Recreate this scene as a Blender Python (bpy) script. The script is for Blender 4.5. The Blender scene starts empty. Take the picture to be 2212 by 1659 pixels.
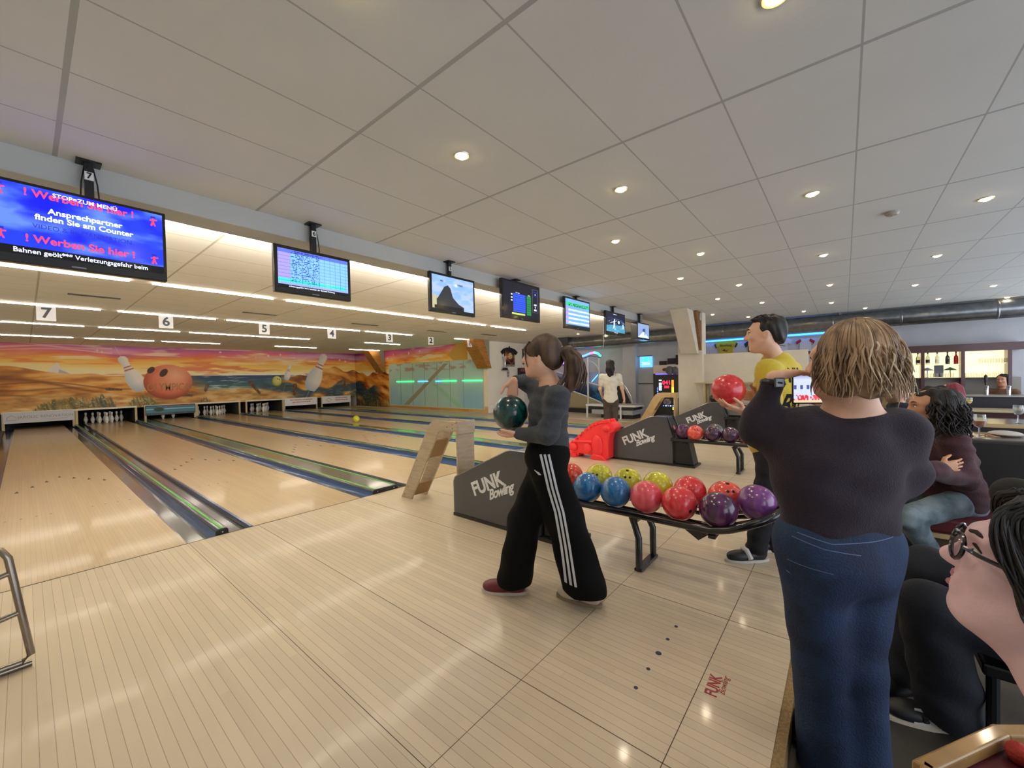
import bpy, math, random
import numpy as np
from mathutils import Vector, Matrix
from mathutils.bvhtree import BVHTree
random.seed(5); np.random.seed(5)
S = bpy.context.scene; COL = S.collection
# ---------------------------------------------------------------- camera, world, exposure
CF, CH = 870.28, 1.33                       # focal length in pixels of a 2212 wide frame, eye height
_a, _b, _g = .8804, -.0173, -.0204          # yaw from the lane direction, pitch, roll
ca, sa, cb, sb, cg, sg = math.cos(_a), math.sin(_a), math.cos(_b), math.sin(_b), math.cos(_g), math.sin(_g)
FW = np.array([sa*cb, ca*cb, sb]); _r = np.array([ca, -sa, 0.]); _u = np.cross(_r, FW)
RT = _r*cg+_u*sg; UP = -_r*sg+_u*cg
cam = bpy.data.cameras.new('camera'); co = bpy.data.objects.new('camera', cam); COL.objects.link(co)
cam.sensor_width = 36; cam.lens = CF*36/2212; cam.clip_start = .02; cam.clip_end = 100
co.matrix_world = Matrix(((RT[0], UP[0], -FW[0], 0), (RT[1], UP[1], -FW[1], 0), (RT[2], UP[2], -FW[2], CH), (0, 0, 0, 1)))
S.camera = co
w = bpy.data.worlds.new('world'); S.world = w; w.use_nodes = True
w.node_tree.nodes['Background'].inputs[0].default_value = (.82, .89, 1, 1)
w.node_tree.nodes['Background'].inputs[1].default_value = 2.3
S.view_settings.view_transform = 'Standard'; S.view_settings.look = 'None'
S.view_settings.gamma = 1; S.view_settings.exposure = 0.45; S.view_settings.use_curve_mapping = False
def area(name, loc, rot, sx, sy, e, col):
    l = bpy.data.lights.new(name, 'AREA'); l.shape = 'RECTANGLE'; l.size = sx; l.size_y = sy; l.energy = e; l.color = col
    o = bpy.data.objects.new(name, l); COL.objects.link(o); o.location = loc; o.rotation_euler = rot; return o
area('lane_ceiling_fill', (4.2, 4.02, 2.60), (math.radians(100), 0, 0), 10.2, .06, 190, (1, .95, .86))  # unseen lamp added behind the beam to brighten the lane ceiling
def at(px, py, d):                          # the point seen there, d metres deep
    q = RT*((px-1106)/CF)-UP*((py-829.5)/CF)+FW
    return np.array([0, 0, CH])+q*d
def srgb(h):
    if isinstance(h, str):
        c = [int(h[i:i+2], 16)/255 for i in (0, 2, 4)]
    else: c = h
    return tuple(x/12.92 if x <= .04045 else ((x+.055)/1.055)**2.4 for x in c)
# ---------------------------------------------------------------- materials
MATS = {}
def mat(name, col='808080', rough=.5, metal=0, emit=0, noise=0, nscale=8, bump=0, bscale=60, col2=None, coat=0, trans=0, alpha=1, sheen=0, stretch=(1, 1, 1), attr=None, spec=.5):
    if name in MATS: return MATS[name]
    m = bpy.data.materials.new(name); m.use_nodes = True; nt = m.node_tree; N = nt.nodes; Lk = nt.links
    b = N['Principled BSDF']; c = (*srgb(col), 1)
    b.inputs['Base Color'].default_value = c; b.inputs['Roughness'].default_value = rough; b.inputs['Metallic'].default_value = metal
    b.inputs['Coat Weight'].default_value = coat; b.inputs['Coat Roughness'].default_value = .08
    b.inputs['Transmission Weight'].default_value = trans; b.inputs['Alpha'].default_value = alpha
    b.inputs['Specular IOR Level'].default_value = spec
    if sheen: b.inputs['Sheen Weight'].default_value = sheen
    if emit: b.inputs['Emission Color'].default_value = c; b.inputs['Emission Strength'].default_value = emit
    if attr:
        a = N.new('ShaderNodeVertexColor'); a.layer_name = attr
        Lk.new(a.outputs[0], b.inputs['Base Color'])
        if emit: Lk.new(a.outputs[0], b.inputs['Emission Color'])
    tc = N.new('ShaderNodeTexCoord'); mp = N.new('ShaderNodeMapping'); mp.inputs[3].default_value = stretch
    Lk.new(tc.outputs['Object'], mp.inputs[0])
    if noise or col2:
        n = N.new('ShaderNodeTexNoise'); n.inputs['Scale'].default_value = nscale; n.inputs['Detail'].default_value = 5
        Lk.new(mp.outputs[0], n.inputs[0])
        mx = N.new('ShaderNodeMix'); mx.data_type = 'RGBA'
        c2 = (*srgb(col2), 1) if col2 else tuple(x*(1-noise) for x in c[:3])+(1,)
        mx.inputs[6].default_value = c; mx.inputs[7].default_value = c2
        if attr: Lk.new(a.outputs[0], mx.inputs[6]); mx.blend_type = 'MULTIPLY'; mx.inputs[7].default_value = (1-noise, 1-noise, 1-noise, 1)
        r = N.new('ShaderNodeValToRGB'); r.color_ramp.elements[0].position = .38; r.color_ramp.elements[1].position = .64
        Lk.new(n.outputs[0], r.inputs[0]); Lk.new(r.outputs[0], mx.inputs[0]); Lk.new(mx.outputs[2], b.inputs['Base Color'])
    if bump:
        n2 = N.new('ShaderNodeTexNoise'); n2.inputs['Scale'].default_value = bscale; n2.inputs['Detail'].default_value = 4
        Lk.new(mp.outputs[0], n2.inputs[0]); bp = N.new('ShaderNodeBump'); bp.inputs['Strength'].default_value = bump
        bp.inputs['Distance'].default_value = .01
        Lk.new(n2.outputs[0], bp.inputs['Height']); Lk.new(bp.outputs[0], b.inputs['Normal'])
    MATS[name] = m; return m
def grid_mat(name, col, line, x0, dx, wx, y0, dy, wy, rough=.8, noise=.06, coat=0, nstretch=(1, 1, 1), nscale=3, xy=(0, 1), bump=.3, plank=0):
    """surface with thin lines every dx along one axis and every dy along another, in object space"""
    m = bpy.data.materials.new(name); m.use_nodes = True; nt = m.node_tree; N = nt.nodes; Lk = nt.links
    b = N['Principled BSDF']; b.inputs['Roughness'].default_value = rough; b.inputs['Coat Weight'].default_value = coat
    b.inputs['Coat Roughness'].default_value = .085
    tc = N.new('ShaderNodeTexCoord'); sp = N.new('ShaderNodeSeparateXYZ'); Lk.new(tc.outputs['Object'], sp.inputs[0])
    def M(op, a, bb=None):
        n = N.new('ShaderNodeMath'); n.operation = op
        for i, v in enumerate((a, bb)):
            if v is None: continue
            if isinstance(v, (int, float)): n.inputs[i].default_value = v
            else: Lk.new(v, n.inputs[i])
        return n.outputs[0]
    msk = None
    for ax, o0, d, wd in ((xy[0], x0, dx, wx), (xy[1], y0, dy, wy)):
        if not d: continue
        t = M('FRACT', M('DIVIDE', M('SUBTRACT', sp.outputs[ax], o0-d/2), d))
        k = M('LESS_THAN', M('ABSOLUTE', M('SUBTRACT', t, .5)), wd/d/2)
        msk = k if msk is None else M('MAXIMUM', msk, k)
    mp = N.new('ShaderNodeMapping'); mp.inputs[3].default_value = nstretch; Lk.new(tc.outputs['Object'], mp.inputs[0])
    n = N.new('ShaderNodeTexNoise'); n.inputs['Scale'].default_value = nscale; n.inputs['Detail'].default_value = 6; Lk.new(mp.outputs[0], n.inputs[0])
    mx = N.new('ShaderNodeMix'); mx.data_type = 'RGBA'; c = (*srgb(col), 1)
    mx.inputs[6].default_value = tuple(x*(1+noise) for x in c[:3])+(1,); mx.inputs[7].default_value = tuple(x*(1-noise) for x in c[:3])+(1,)
    Lk.new(n.outputs[0], mx.inputs[0]); src = mx.outputs[2]
    if plank:                                # each board its own tone
        wn = N.new('ShaderNodeTexWhiteNoise'); wn.noise_dimensions = '2D'
        cx = N.new('ShaderNodeCombineXYZ'); Lk.new(M('FLOOR', M('DIVIDE', sp.outputs[0], plank)), cx.inputs[0])
        Lk.new(M('FLOOR', M('DIVIDE', M('ADD', sp.outputs[1], M('MULTIPLY', M('FLOOR', M('DIVIDE', sp.outputs[0], plank)), .37)), 1.3)), cx.inputs[1])
        Lk.new(cx.outputs[0], wn.inputs[0]); m3 = N.new('ShaderNodeMix'); m3.data_type = 'RGBA'; m3.blend_type = 'MULTIPLY'; m3.inputs[0].default_value = 1
        mr = N.new('ShaderNodeMapRange'); mr.inputs[3].default_value = .93; mr.inputs[4].default_value = 1.04; Lk.new(wn.outputs[0], mr.inputs[0])
        Lk.new(src, m3.inputs[6]); Lk.new(mr.outputs[0], m3.inputs[7]); src = m3.outputs[2]
    m2 = N.new('ShaderNodeMix'); m2.data_type = 'RGBA'; Lk.new(msk, m2.inputs[0]); Lk.new(src, m2.inputs[6]); m2.inputs[7].default_value = (*srgb(line), 1)
    Lk.new(m2.outputs[2], b.inputs['Base Color'])
    if bump:
        n3 = N.new('ShaderNodeTexNoise'); n3.inputs['Scale'].default_value = 90; Lk.new(tc.outputs['Object'], n3.inputs[0])
        hh = M('SUBTRACT', M('MULTIPLY', n3.outputs[0], bump), msk)
        bp = N.new('ShaderNodeBump'); bp.inputs['Strength'].default_value = .35; bp.inputs['Distance'].default_value = .004
        Lk.new(hh, bp.inputs['Height']); Lk.new(bp.outputs[0], b.inputs['Normal'])
    return m
# ---------------------------------------------------------------- objects
def tag(o, label=None, cat=None, group=None, kind=None):
    for k, v in (('label', label), ('category', cat), ('group', group), ('kind', kind)):
        if v: o[k] = v
    return o
def thing(name, loc=(0, 0, 0), label=None, cat=None, group=None, rz=0):
    o = bpy.data.objects.new(name, None); COL.objects.link(o); o.location = loc; o.rotation_euler = (0, 0, rz)
    o.empty_display_size = .1
    return tag(o, label, cat, group)
def wl(p):
    v = np.zeros(3)
    while p is not None: v = v+np.array(p.location); p = p.parent
    return v
def link(name, me, m, parent=None, smooth=False, bevel=0, seg=2):
    if m: me.materials.append(m)
    if smooth: me.polygons.foreach_set('use_smooth', [True]*len(me.polygons))
    o = bpy.data.objects.new(name, me); COL.objects.link(o)
    if parent: o.parent = parent
    if bevel:
        md = o.modifiers.new('bevel', 'BEVEL'); md.width = bevel; md.segments = seg; md.limit_method = 'ANGLE'; md.angle_limit = .6
    return o
def copy_tree(o, parent=None, loc=None, rz=None, label=None):
    c = o.copy(); COL.objects.link(c); c.parent = parent
    if loc is not None: c.location = loc
    if rz is not None: c.rotation_euler = (0, 0, rz)
    if label: c['label'] = label
    for ch in o.children: copy_tree(ch, c)
    return c
def rotm(e): return np.array(Matrix.Rotation(e[2], 3, 'Z') @ Matrix.Rotation(e[1], 3, 'Y') @ Matrix.Rotation(e[0], 3, 'X'))
class MB:
    def __init__(s): s.v = []; s.f = []
    def add(s, v, f):
        n = len(s.v); s.v += [tuple(map(float, p)) for p in v]; s.f += [tuple(i+n for i in q) for q in f]; return s
    def box(s, c, d, e=None):
        d = np.array(d)/2; P = np.array([[x, y, z] for x in (-1, 1) for y in (-1, 1) for z in (-1, 1)])*d
        if e is not None: P = P @ rotm(e).T
        return s.add(P+np.array(c), [(0, 1, 3, 2), (4, 6, 7, 5), (0, 4, 5, 1), (2, 3, 7, 6), (0, 2, 6, 4), (1, 5, 7, 3)])
    def b2(s, lo, hi): return s.box((np.array(lo)+np.array(hi))/2, np.abs(np.array(hi)-np.array(lo)))
    def tube(s, pts, r, n=12, cap=True, closed=False):
        pts = [np.array(p, float) for p in pts]; R = [r]*len(pts) if np.isscalar(r) else list(r)
        V = []; F = []; up = None; m = len(pts)
        for i, p in enumerate(pts):
            if closed: t = pts[(i+1) % m]-pts[i-1]
            else: t = pts[min(i+1, m-1)]-pts[max(i-1, 0)]
            t = t/(np.linalg.norm(t)+1e-9)
            if up is None:
                h = np.array([0, 0, 1.]) if abs(t[2]) < .9 else np.array([1., 0, 0]); up = h
            x = np.cross(up, t); x /= np.linalg.norm(x)+1e-9; y = np.cross(t, x); up = y
            for k in range(n):
                a = 2*math.pi*k/n; V.append(p+R[i]*(x*math.cos(a)+y*math.sin(a)))
        for i in range(m if closed else m-1):
            for k in range(n):
                a = i*n+k; b = i*n+(k+1) % n; j = (i+1) % m; F.append((a, b, j*n+(k+1) % n, j*n+k))
        if cap and not closed: F += [tuple(range(n))[::-1], tuple((m-1)*n+k for k in range(n))]
        return s.add(V, F)
    def cyl(s, a, b, r, r2=None, n=24): return s.tube([a, b], [r, r if r2 is None else r2], n)
    def lathe(s, prof, c=(0, 0, 0), n=24, ax=None):
        V = []; F = []; c = np.array(c, float); z = np.array(ax if ax is not None else (0, 0, 1.), float); z /= np.linalg.norm(z)
        x = np.cross(z, [0, 0, 1.] if abs(z[2]) < .9 else [1., 0, 0]); x /= np.linalg.norm(x); y = np.cross(z, x)
        for r, h in prof:
            for k in range(n):
                a = 2*math.pi*k/n; V.append(c+z*h+(x*math.cos(a)+y*math.sin(a))*r)
        for i in range(len(prof)-1):
            for k in range(n): F.append((i*n+k, i*n+(k+1) % n, (i+1)*n+(k+1) % n, (i+1)*n+k))
        if prof[0][0] > 1e-5: F.append(tuple(range(n))[::-1])
        if prof[-1][0] > 1e-5: F.append(tuple((len(prof)-1)*n+k for k in range(n)))
        return s.add(V, F)
    def sph(s, c, r, n=24, m=14):
        r = np.array([r]*3 if np.isscalar(r) else r); V = []; F = []
        for i in range(m+1):
            t = math.pi*i/m
            for k in range(n):
                a = 2*math.pi*k/n; V.append(np.array(c)+r*np.array([math.sin(t)*math.cos(a), math.sin(t)*math.sin(a), math.cos(t)]))
        for i in range(m):
            for k in range(n): F.append((i*n+k, (i+1)*n+k, (i+1)*n+(k+1) % n, i*n+(k+1) % n))
        return s.add(V, F)
    def prism(s, poly, ax, a, b):
        """polygon in the plane normal to axis ax (0,1,2), extruded from a to b"""
        n = len(poly); V = []
        for t in (a, b):
            for p in poly:
                q = list(p); q.insert(ax, t); V.append(q)
        F = [tuple(range(n))[::-1], tuple(range(n, 2*n))]+[(i, (i+1) % n, n+(i+1) % n, n+i) for i in range(n)]
        return s.add(V, F)
    def mesh(s, name, off=None):
        v = np.array(s.v); v = v if off is None else v-off
        me = bpy.data.meshes.new(name); me.from_pydata(v.tolist(), [], s.f); me.validate()
        import bmesh
        b = bmesh.new(); b.from_mesh(me); bmesh.ops.recalc_face_normals(b, faces=b.faces); b.to_mesh(me); b.free(); me.update(); return me
    def build(s, name, m, parent=None, smooth=False, bevel=0, seg=2):
        me = s.mesh(name, wl(parent) if parent else None)
        o = link(name, me, m, parent, smooth, bevel, seg)
        if smooth: sharp(me)
        return o
def sharp(me, ang=.7):
    me.polygons.foreach_set('use_smooth', [True]*len(me.polygons))
    me.set_sharp_from_angle(angle=ang)
def single(mb, name, m, label, cat, group=None, smooth=False, bevel=0, origin=None, kind=None):
    """a thing that is one mesh, origin at its base"""
    v = np.array(mb.v); c = (v.min(0)+v.max(0))/2; c[2] = v[:, 2].min()
    if origin is not None: c = np.array(origin)
    me = mb.mesh(name, c); o = link(name, me, m, None, smooth, bevel); o.location = c
    if smooth: sharp(me)
    return tag(o, label, cat, group, kind)
def struct(name, mb, m, smooth=False, bevel=0):
    o = mb.build(name, m, None, smooth, bevel); o['kind'] = 'structure'; return o
_tx = {}
def text(s, size, m, parent, loc, right, up, name='lettering', bold=0, shear=0, ext=.0008, align='CENTER', sx=1, top=False, space=1):
    """flat lettering: right/up are world directions of the baseline and of the letter height"""
    cu = bpy.data.curves.new('t', 'FONT'); cu.body = s; cu.size = size; cu.extrude = ext; cu.offset = bold; cu.shear = shear
    cu.align_x = align; cu.align_y = 'CENTER'; cu.resolution_u = 3; cu.space_character = space
    o = bpy.data.objects.new('t', cu); COL.objects.link(o); bpy.context.view_layer.update()
    me = bpy.data.meshes.new_from_object(o.evaluated_get(bpy.context.evaluated_depsgraph_get())); bpy.data.objects.remove(o); bpy.data.curves.remove(cu)
    r = np.array(right, float); r /= np.linalg.norm(r); u = np.array(up, float); u -= r*np.dot(u, r); u /= np.linalg.norm(u); nn = np.cross(r, u)
    n = len(me.vertices); V = np.zeros(n*3); me.vertices.foreach_get('co', V); V = V.reshape(-1, 3)
    V = V[:, :1]*sx*r+V[:, 1:2]*u+V[:, 2:]*nn+np.array(loc)-(wl(parent) if parent else 0)
    me.vertices.foreach_set('co', V.ravel()); me.materials.clear(); me.update(); me.name = name
    return link(name, me, m, parent)
def painted(name, P0, U, V, nu, nv, fn, m, parent=None, attr='paint'):
    """rectangular sheet from corner P0 along vectors U, V whose point colours come from fn(u,v) (0..1) -> sRGB"""
    P0, U, V = map(lambda a: np.array(a, float), (P0, U, V))
    u, v = np.meshgrid(np.linspace(0, 1, nu), np.linspace(0, 1, nv)); uu, vv = u.ravel(), v.ravel()
    P = P0+uu[:, None]*U+vv[:, None]*V
    if parent: P = P-wl(parent)
    i = np.arange(nu-1)[None, :]+nu*np.arange(nv-1)[:, None]; i = i.ravel()
    F = np.stack([i, i+1, i+nu+1, i+nu], 1)
    me = bpy.data.meshes.new(name); me.from_pydata(P.tolist(), [], F.tolist()); me.update()
    c = np.clip(fn(uu, vv), 0, 1); c = np.where(c <= .04045, c/12.92, ((c+.055)/1.055)**2.4)
    at_ = me.color_attributes.new(attr, 'FLOAT_COLOR', 'POINT'); at_.data.foreach_set('color', np.concatenate([c, np.ones((len(c), 1))], 1).astype('f').ravel())
    return link(name, me, m, parent)
def hexc(h): return np.array([int(h[i:i+2], 16)/255 for i in (0, 2, 4)])
def lay(C, msk, col):                        # paint col where msk (0..1)
    k = np.clip(msk, 0, 1)[:, None]; return C*(1-k)+hexc(col)*k
_rng = np.random.RandomState(3); _G = _rng.rand(64, 64)
def vn(x, y):                                # value noise
    xi = np.floor(x).astype(int); yi = np.floor(y).astype(int); fx = x-xi; fy = y-yi; fx = fx*fx*(3-2*fx); fy = fy*fy*(3-2*fy)
    g = lambda a, b: _G[a % 64, b % 64]
    return (g(xi, yi)*(1-fx)+g(xi+1, yi)*fx)*(1-fy)+(g(xi, yi+1)*(1-fx)+g(xi+1, yi+1)*fx)*fy
def fbm(x, y): return (vn(x, y)+.5*vn(2*x+7, 2*y+3)+.25*vn(4*x+1, 4*y+9)+.12*vn(8*x, 8*y))/1.87
# ---------------------------------------------------------------- the room
HC = 2.715; WY = 19.9; SX = 11.15; EX = 13.4; FZ = -.1      # ceiling, mural wall, side wall, end wall, seating floor
BX0, BX1, BY0, BY1 = -1.3, 9.3, 3.66, 3.93                  # the beam over the foul line
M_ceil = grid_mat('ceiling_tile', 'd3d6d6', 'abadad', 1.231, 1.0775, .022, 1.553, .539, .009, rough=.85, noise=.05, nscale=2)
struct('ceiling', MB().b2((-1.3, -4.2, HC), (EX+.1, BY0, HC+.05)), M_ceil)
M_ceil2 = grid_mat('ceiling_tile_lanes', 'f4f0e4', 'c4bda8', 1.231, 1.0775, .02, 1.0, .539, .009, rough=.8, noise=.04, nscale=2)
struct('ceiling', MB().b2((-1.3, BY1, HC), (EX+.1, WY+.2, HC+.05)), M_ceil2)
M_beam = mat('beam_paint', 'b9bcbb', .7, noise=.05, nscale=4)
bm = MB().b2((BX0, BY0, 2.56), (BX1, BY1, 2.9)); bm.b2((BX1, BY0, HC-.002), (EX, BY1, 2.9))
struct('trim_1', bm, M_beam, bevel=.008)
M_appr = grid_mat('approach_boards', 'cdbda3', '9b8b72', 0, .041, .0022, 0, 0, 0, rough=.38, noise=.10, coat=.17, nstretch=(6, .5, 1), nscale=2.2, bump=0, plank=.041)
M_lane = grid_mat('lane_boards', 'c2aa84', '94805e', 0, .027, .0012, 0, 0, 0, rough=.30, noise=.10, coat=.28, nstretch=(7, .35, 1), nscale=1.6, bump=0, plank=.027)
struct('floor', MB().b2((-1.3, .2, -.02), (EX, 4.225, 0)).b2((10.9, 4.225, -.13), (EX, 10.4, 0)).b2((10.9, 10.4, -.13), (SX, WY, 0)), M_appr)
struct('trim_2', MB().b2((-1.3, .165, -.1), (EX, .2, -.004)), mat('chipboard_edge', 'a3875a', .8, noise=.35, nscale=120, bump=.5, bscale=150))
struct('floor', MB().b2((-2.5, -4.2, FZ-.03), (EX+.1, .18, FZ)), mat('dark_floor', '4a463f', .45, col2='2e2b28', nscale=2.5, bump=.15, bscale=25))
M_dark = mat('seam', '4b4234', .6)
mb = MB()
for x in (.84, 1.355, 2.38, 3.06, 4.12, 4.61, 5.67): mb.b2((x-.0012, .2, 0), (x+.0012, 4.225, .0006))
mb.b2((-1.3, .485, 0), (EX, .488, .0006)).b2((-1.3, 4.213, 0), (SX, 4.225, .0008)).b2((-1.3, 1.10, 0), (EX, 1.1022, .0006))
struct('trim_3', mb, M_dark)
M_spot = mat('approach_dot', '26304a', .4)
for i, x in enumerate((2.15, 2.02, 1.89, 1.76, 1.62)):
    r = .014 if i == 2 else .009
    single(MB().lathe([(r, 0), (r, .0012)], (x, .69, 0), 16), 'approach_dot', M_spot, ['small dark dot set in the approach boards, farthest right of the row of five', 'small dark dot second from the right in the row of five', 'largest dark blue dot, in the middle of the row of five', 'small dark dot second from the left in the row of five', 'small dark dot nearest the picture bottom in the row of five'][i], 'floor marking', 'dots on the approach')
M_white = mat('white_paint', 'e2dccd', .75, noise=.04, nscale=3, bump=.1, bscale=40)
struct('wall_left', MB().b2((-1.4, -4.2, FZ), (-1.3, WY, HC)), M_white)
struct('wall_right', MB().b2((EX, -4.2, FZ), (EX+.1, 10.5, HC)), mat('grey_wall_paint', 'bfc0c6', .75, noise=.07, nscale=3))
# ---- painted mural
def star(C, x, y, cx, cy, s, col='ffffff'):
    dx, dy = np.abs(x-cx)/s, np.abs(y-cy)/s
    return lay(C, np.exp(-(dx*dy*60+(dx+dy)*3)) if s > .12 else np.exp(-(dx*dx+dy*dy)*6), col)
def seg(x, y, a, b, r0, r1):
    ax, ay = a; bx, by = b; dx, dy = bx-ax, by-ay; t = np.clip(((x-ax)*dx+(y-ay)*dy)/(dx*dx+dy*dy), 0, 1)
    return (r0+(r1-r0)*t-np.hypot(x-ax-t*dx, y-ay-t*dy)), t
def soft(d, e=.02): return np.clip(d/e+.5, 0, 1)
def pin_paint(C, x, y, base, top, h):
    """a leaning painted pin"""
    bx, by = base; tx, ty = top; L = math.hypot(tx-bx, ty-by); ux, uy = (tx-bx)/L, (ty-by)/L
    s = ((x-bx)*ux+(y-by)*uy)/L; q = ((x-bx)*(-uy)+(y-by)*ux)/L
    r = np.interp(s, [0, .02, .15, .3, .45, .6, .7, .8, .9, .97, 1], [0, .12, .17, .185, .16, .1, .075, .08, .1, .07, 0])
    C = lay(C, soft(r-np.abs(q), .02), 'f3ece2'); C = lay(C, soft(r-np.abs(q), .02)*np.clip((q/.17)*.5+.1, 0, .6), '9fb6c8')
    C = lay(C, soft(r-np.abs(q), .02)*np.clip(.5-s*2, 0, .5), '6f8fb0')
    return lay(C, soft(r-np.abs(q), .02)*(((s > .60) & (s < .635)) | ((s > .68) & (s < .71))), 'c0553f')
def mural(x, y):
    """x metres along the wall from the room's left, y height in metres"""
    w1 = fbm(x*.45, y*3.2); w2 = fbm(x*.9+20, y*7+5); f = fbm(x*2.2+3, y*5)
    t = (y-1.6)/1.1
    ks = [0, .20, .42, .58, .70, .80, .90, 1.02]
    tt = np.clip(t+(w1-.5)*.42, 0, 1); cs = [hexc(c) for c in ('fff6dc', 'ffea9c', 'ffcb55', 'fba53c', 'f47c46', 'e8668a', 'd2609f', 'a8488e')]
    C = np.stack([np.interp(tt, ks, [c[i] for c in cs]) for i in range(3)], 1)
    C = lay(C, np.clip((w2-.56)*6, 0, .8)*np.clip(t*1.6, 0, 1), 'fff0c4'); C = lay(C, np.clip((.40-w2)*6, 0, .75)*np.clip(1.3-t, 0, 1), 'e8582a')
    C = lay(C, np.clip((w1-.58)*5, 0, .7)*np.clip((t-.5)*3, 0, 1), '7c2f7a')
    C = lay(C, np.clip(1-np.abs(y-2.45-.1*np.sin(x*.8))/.16, 0, .55)*np.clip((fbm(x*.5+9, y*2)-.35)*4, 0, 1), 'f7d7ef')
    for i, (sx, sy, s) in enumerate([(1.64, 2.54, .16), (1.75, 2.50, .13), (7.0, 2.50, .1), (7.5, 2.56, .09), (8.1, 2.42, .13), (9.9, 2.47, .14), (10.3, 2.38, .1), (6.5, 2.42, .14), (5.2, 2.6, .09), (10.6, 2.3, .12), (13.2, 2.42, .16), (14.1, 2.35, .12), (15.8, 2.5, .12), (14.6, 2.5, .08), (16.6, 2.55, .1)]): C = star(C, x, y, sx, sy, s)
    for k, (c0, a, ph) in enumerate([(2.62, .08, 0), (2.55, .1, 1.2), (2.66, .07, 2.2), (2.5, .06, .5)]): C = lay(C, soft(.012-np.abs(y-c0-a*np.sin(x*1.7+ph)), .02)*(x < 2)*.6, 'ffe6c8')
    hz = 1.66+0*x
    # sea
    sea = soft((1.64-y), .01)*soft(x-3.6, .3)*soft(7.9-x, .6); d = np.clip((1.64-y)/.8, 0, 1)
    S_ = np.stack([np.interp(d, [0, .12, .5, .8, 1], [v[i] for v in map(hexc, ('1f3560', '1c3a60', '24535f', '5f8474', 'b99c5e'))]) for i in range(3)], 1)
    S_ = lay(S_, np.clip((fbm(x*3, y*26)-.55)*5, 0, .8)*np.clip(1.2-np.abs(x-5.3)/.9, .15, 1), 'd8e6e6')
    C = C*(1-sea[:, None])+S_*sea[:, None]
    # snowy far peaks
    for px, pw, ph in ((-.75, .9, .62), (.70, .42, .42), (1.5, .4, .12), (10.0, .35, .16), (8.7, .25, .12)):
        e = ph*np.clip(1-np.abs(x-px)/pw, 0, 1)**1.3*(.8+.4*vn(x*9, y*9)); C = lay(C, soft(1.66+e-y, .02)*(y > 1.5)*(e > .004), 'efe4d8'); C = lay(C, soft(1.66+e*.75-y, .03)*(y > 1.5)*(e > .02)*(vn(x*14, y*5) > .55)*.6, 'a8909a')
    # dunes left
    d1 = 1.70+.32*np.exp(-((x+.5)/.75)**2)+.05*np.sin(x*2.1+.5)+.06*np.exp(-((x-1.5)/.3)**2)
    dl = soft(d1-y, .015)*soft(4.4-x-(1.3-y)*-1.2, .8)
    r = fbm(x*1.2+y*2.2, y*5-x*.6); D = np.stack([np.interp(r, [.15, .38, .5, .62, .85], [v[i] for v in map(hexc, ('7a3d12', 'b8691d', 'd8872a', 'eba64a', 'f8cf86'))]) for i in range(3)], 1)
    C = C*(1-dl[:, None])+D*dl[:, None]
    for c0, s0, w0, L0 in ((1.55, -.30, .07, 1.7), (1.30, -.12, .06, 1.2), (1.0, .05, .05, .9), (1.45, -.12, .04, 2.6)):
        yy = c0+s0*(x+.4)*.6+.08*np.sin(x*2+c0*9); C = lay(C, np.clip(1-np.abs(y-yy)/w0, 0, 1)*.75*soft(L0-x, .5), '6b3310')
    # dunes right and on the side wall
    d2 = 1.62+.34*np.exp(-((x-9.6)/.9)**2)+.10*np.sin(x*1.9+1)+.22*np.exp(-((x-11.4)/.6)**2)+.06*np.sin(x*7)
    dr = soft(d2-y, .02)*soft(x-7.3-(y-1.2)*1.2, .7)
    r = fbm(x*1.7+y*1.5, y*4+x*.8); D = np.stack([np.interp(r, [.15, .36, .47, .62, .85], [v[i] for v in map(hexc, ('4a2410', '9a5216', 'cf7f24', 'eda443', 'f9cd80'))]) for i in range(3)], 1)
    C = C*(1-dr[:, None])+D*dr[:, None]
    bay = soft(1.12+.18*np.sin(x*1.7+2)+.1*np.sin(x*5)-y, .08)*soft(x-6.4, 1.2)*soft(13.2-x, .8)*np.clip((fbm(x*1.3+40, y*3)-.28)*5, 0, 1)
    C = lay(C, bay*.93, '1f3a4c'); C = lay(C, bay*np.clip((fbm(x*5, y*20)-.6)*6, 0, .6), '557a8a')
    # foreground beach, shrubs, grass, posts
    fg = soft(.98+.14*np.sin(x*1.3+.4)-y, .1)*soft(8.0-x, .8); r = fbm(x*2.5, y*8)
    D = np.stack([np.interp(r, [.2, .45, .6, .8], [v[i] for v in map(hexc, ('8a5320', 'c98a3e', 'dba659', 'f0cf92'))]) for i in range(3)], 1)
    C = C*(1-fg[:, None]*.9)+D*fg[:, None]*.9
    for gx, gw, gt, col in ((1.1, .95, 1.0, '3c4a22'), (2.75, .45, .95, '4a5424'), (1.7, .35, 1.05, '3a3f33'), (4.6, .35, .82, '4a3a22'), (10.9, .35, .85, '3e4a22'), (12.4, 1.0, .75, '3b3a20'), (14.6, 2.2, .55, '6a5a2c')):
        e = gt-.55*((x-gx)/gw)**2*.5; bl = np.clip(vn(x*26+y*6, y*2.5)*1.6-.45, 0, 1)
        C = lay(C, soft(e-.18*vn(x*30+y*9, x*0)-y, .05)*(np.abs(x-gx) < gw)*(.35+.65*bl)*.95, col); C = lay(C, soft(e-.1-y, .05)*(np.abs(x-gx) < gw)*(vn(x*40, y*30) > .82)*.7, 'c9c59a')
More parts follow.
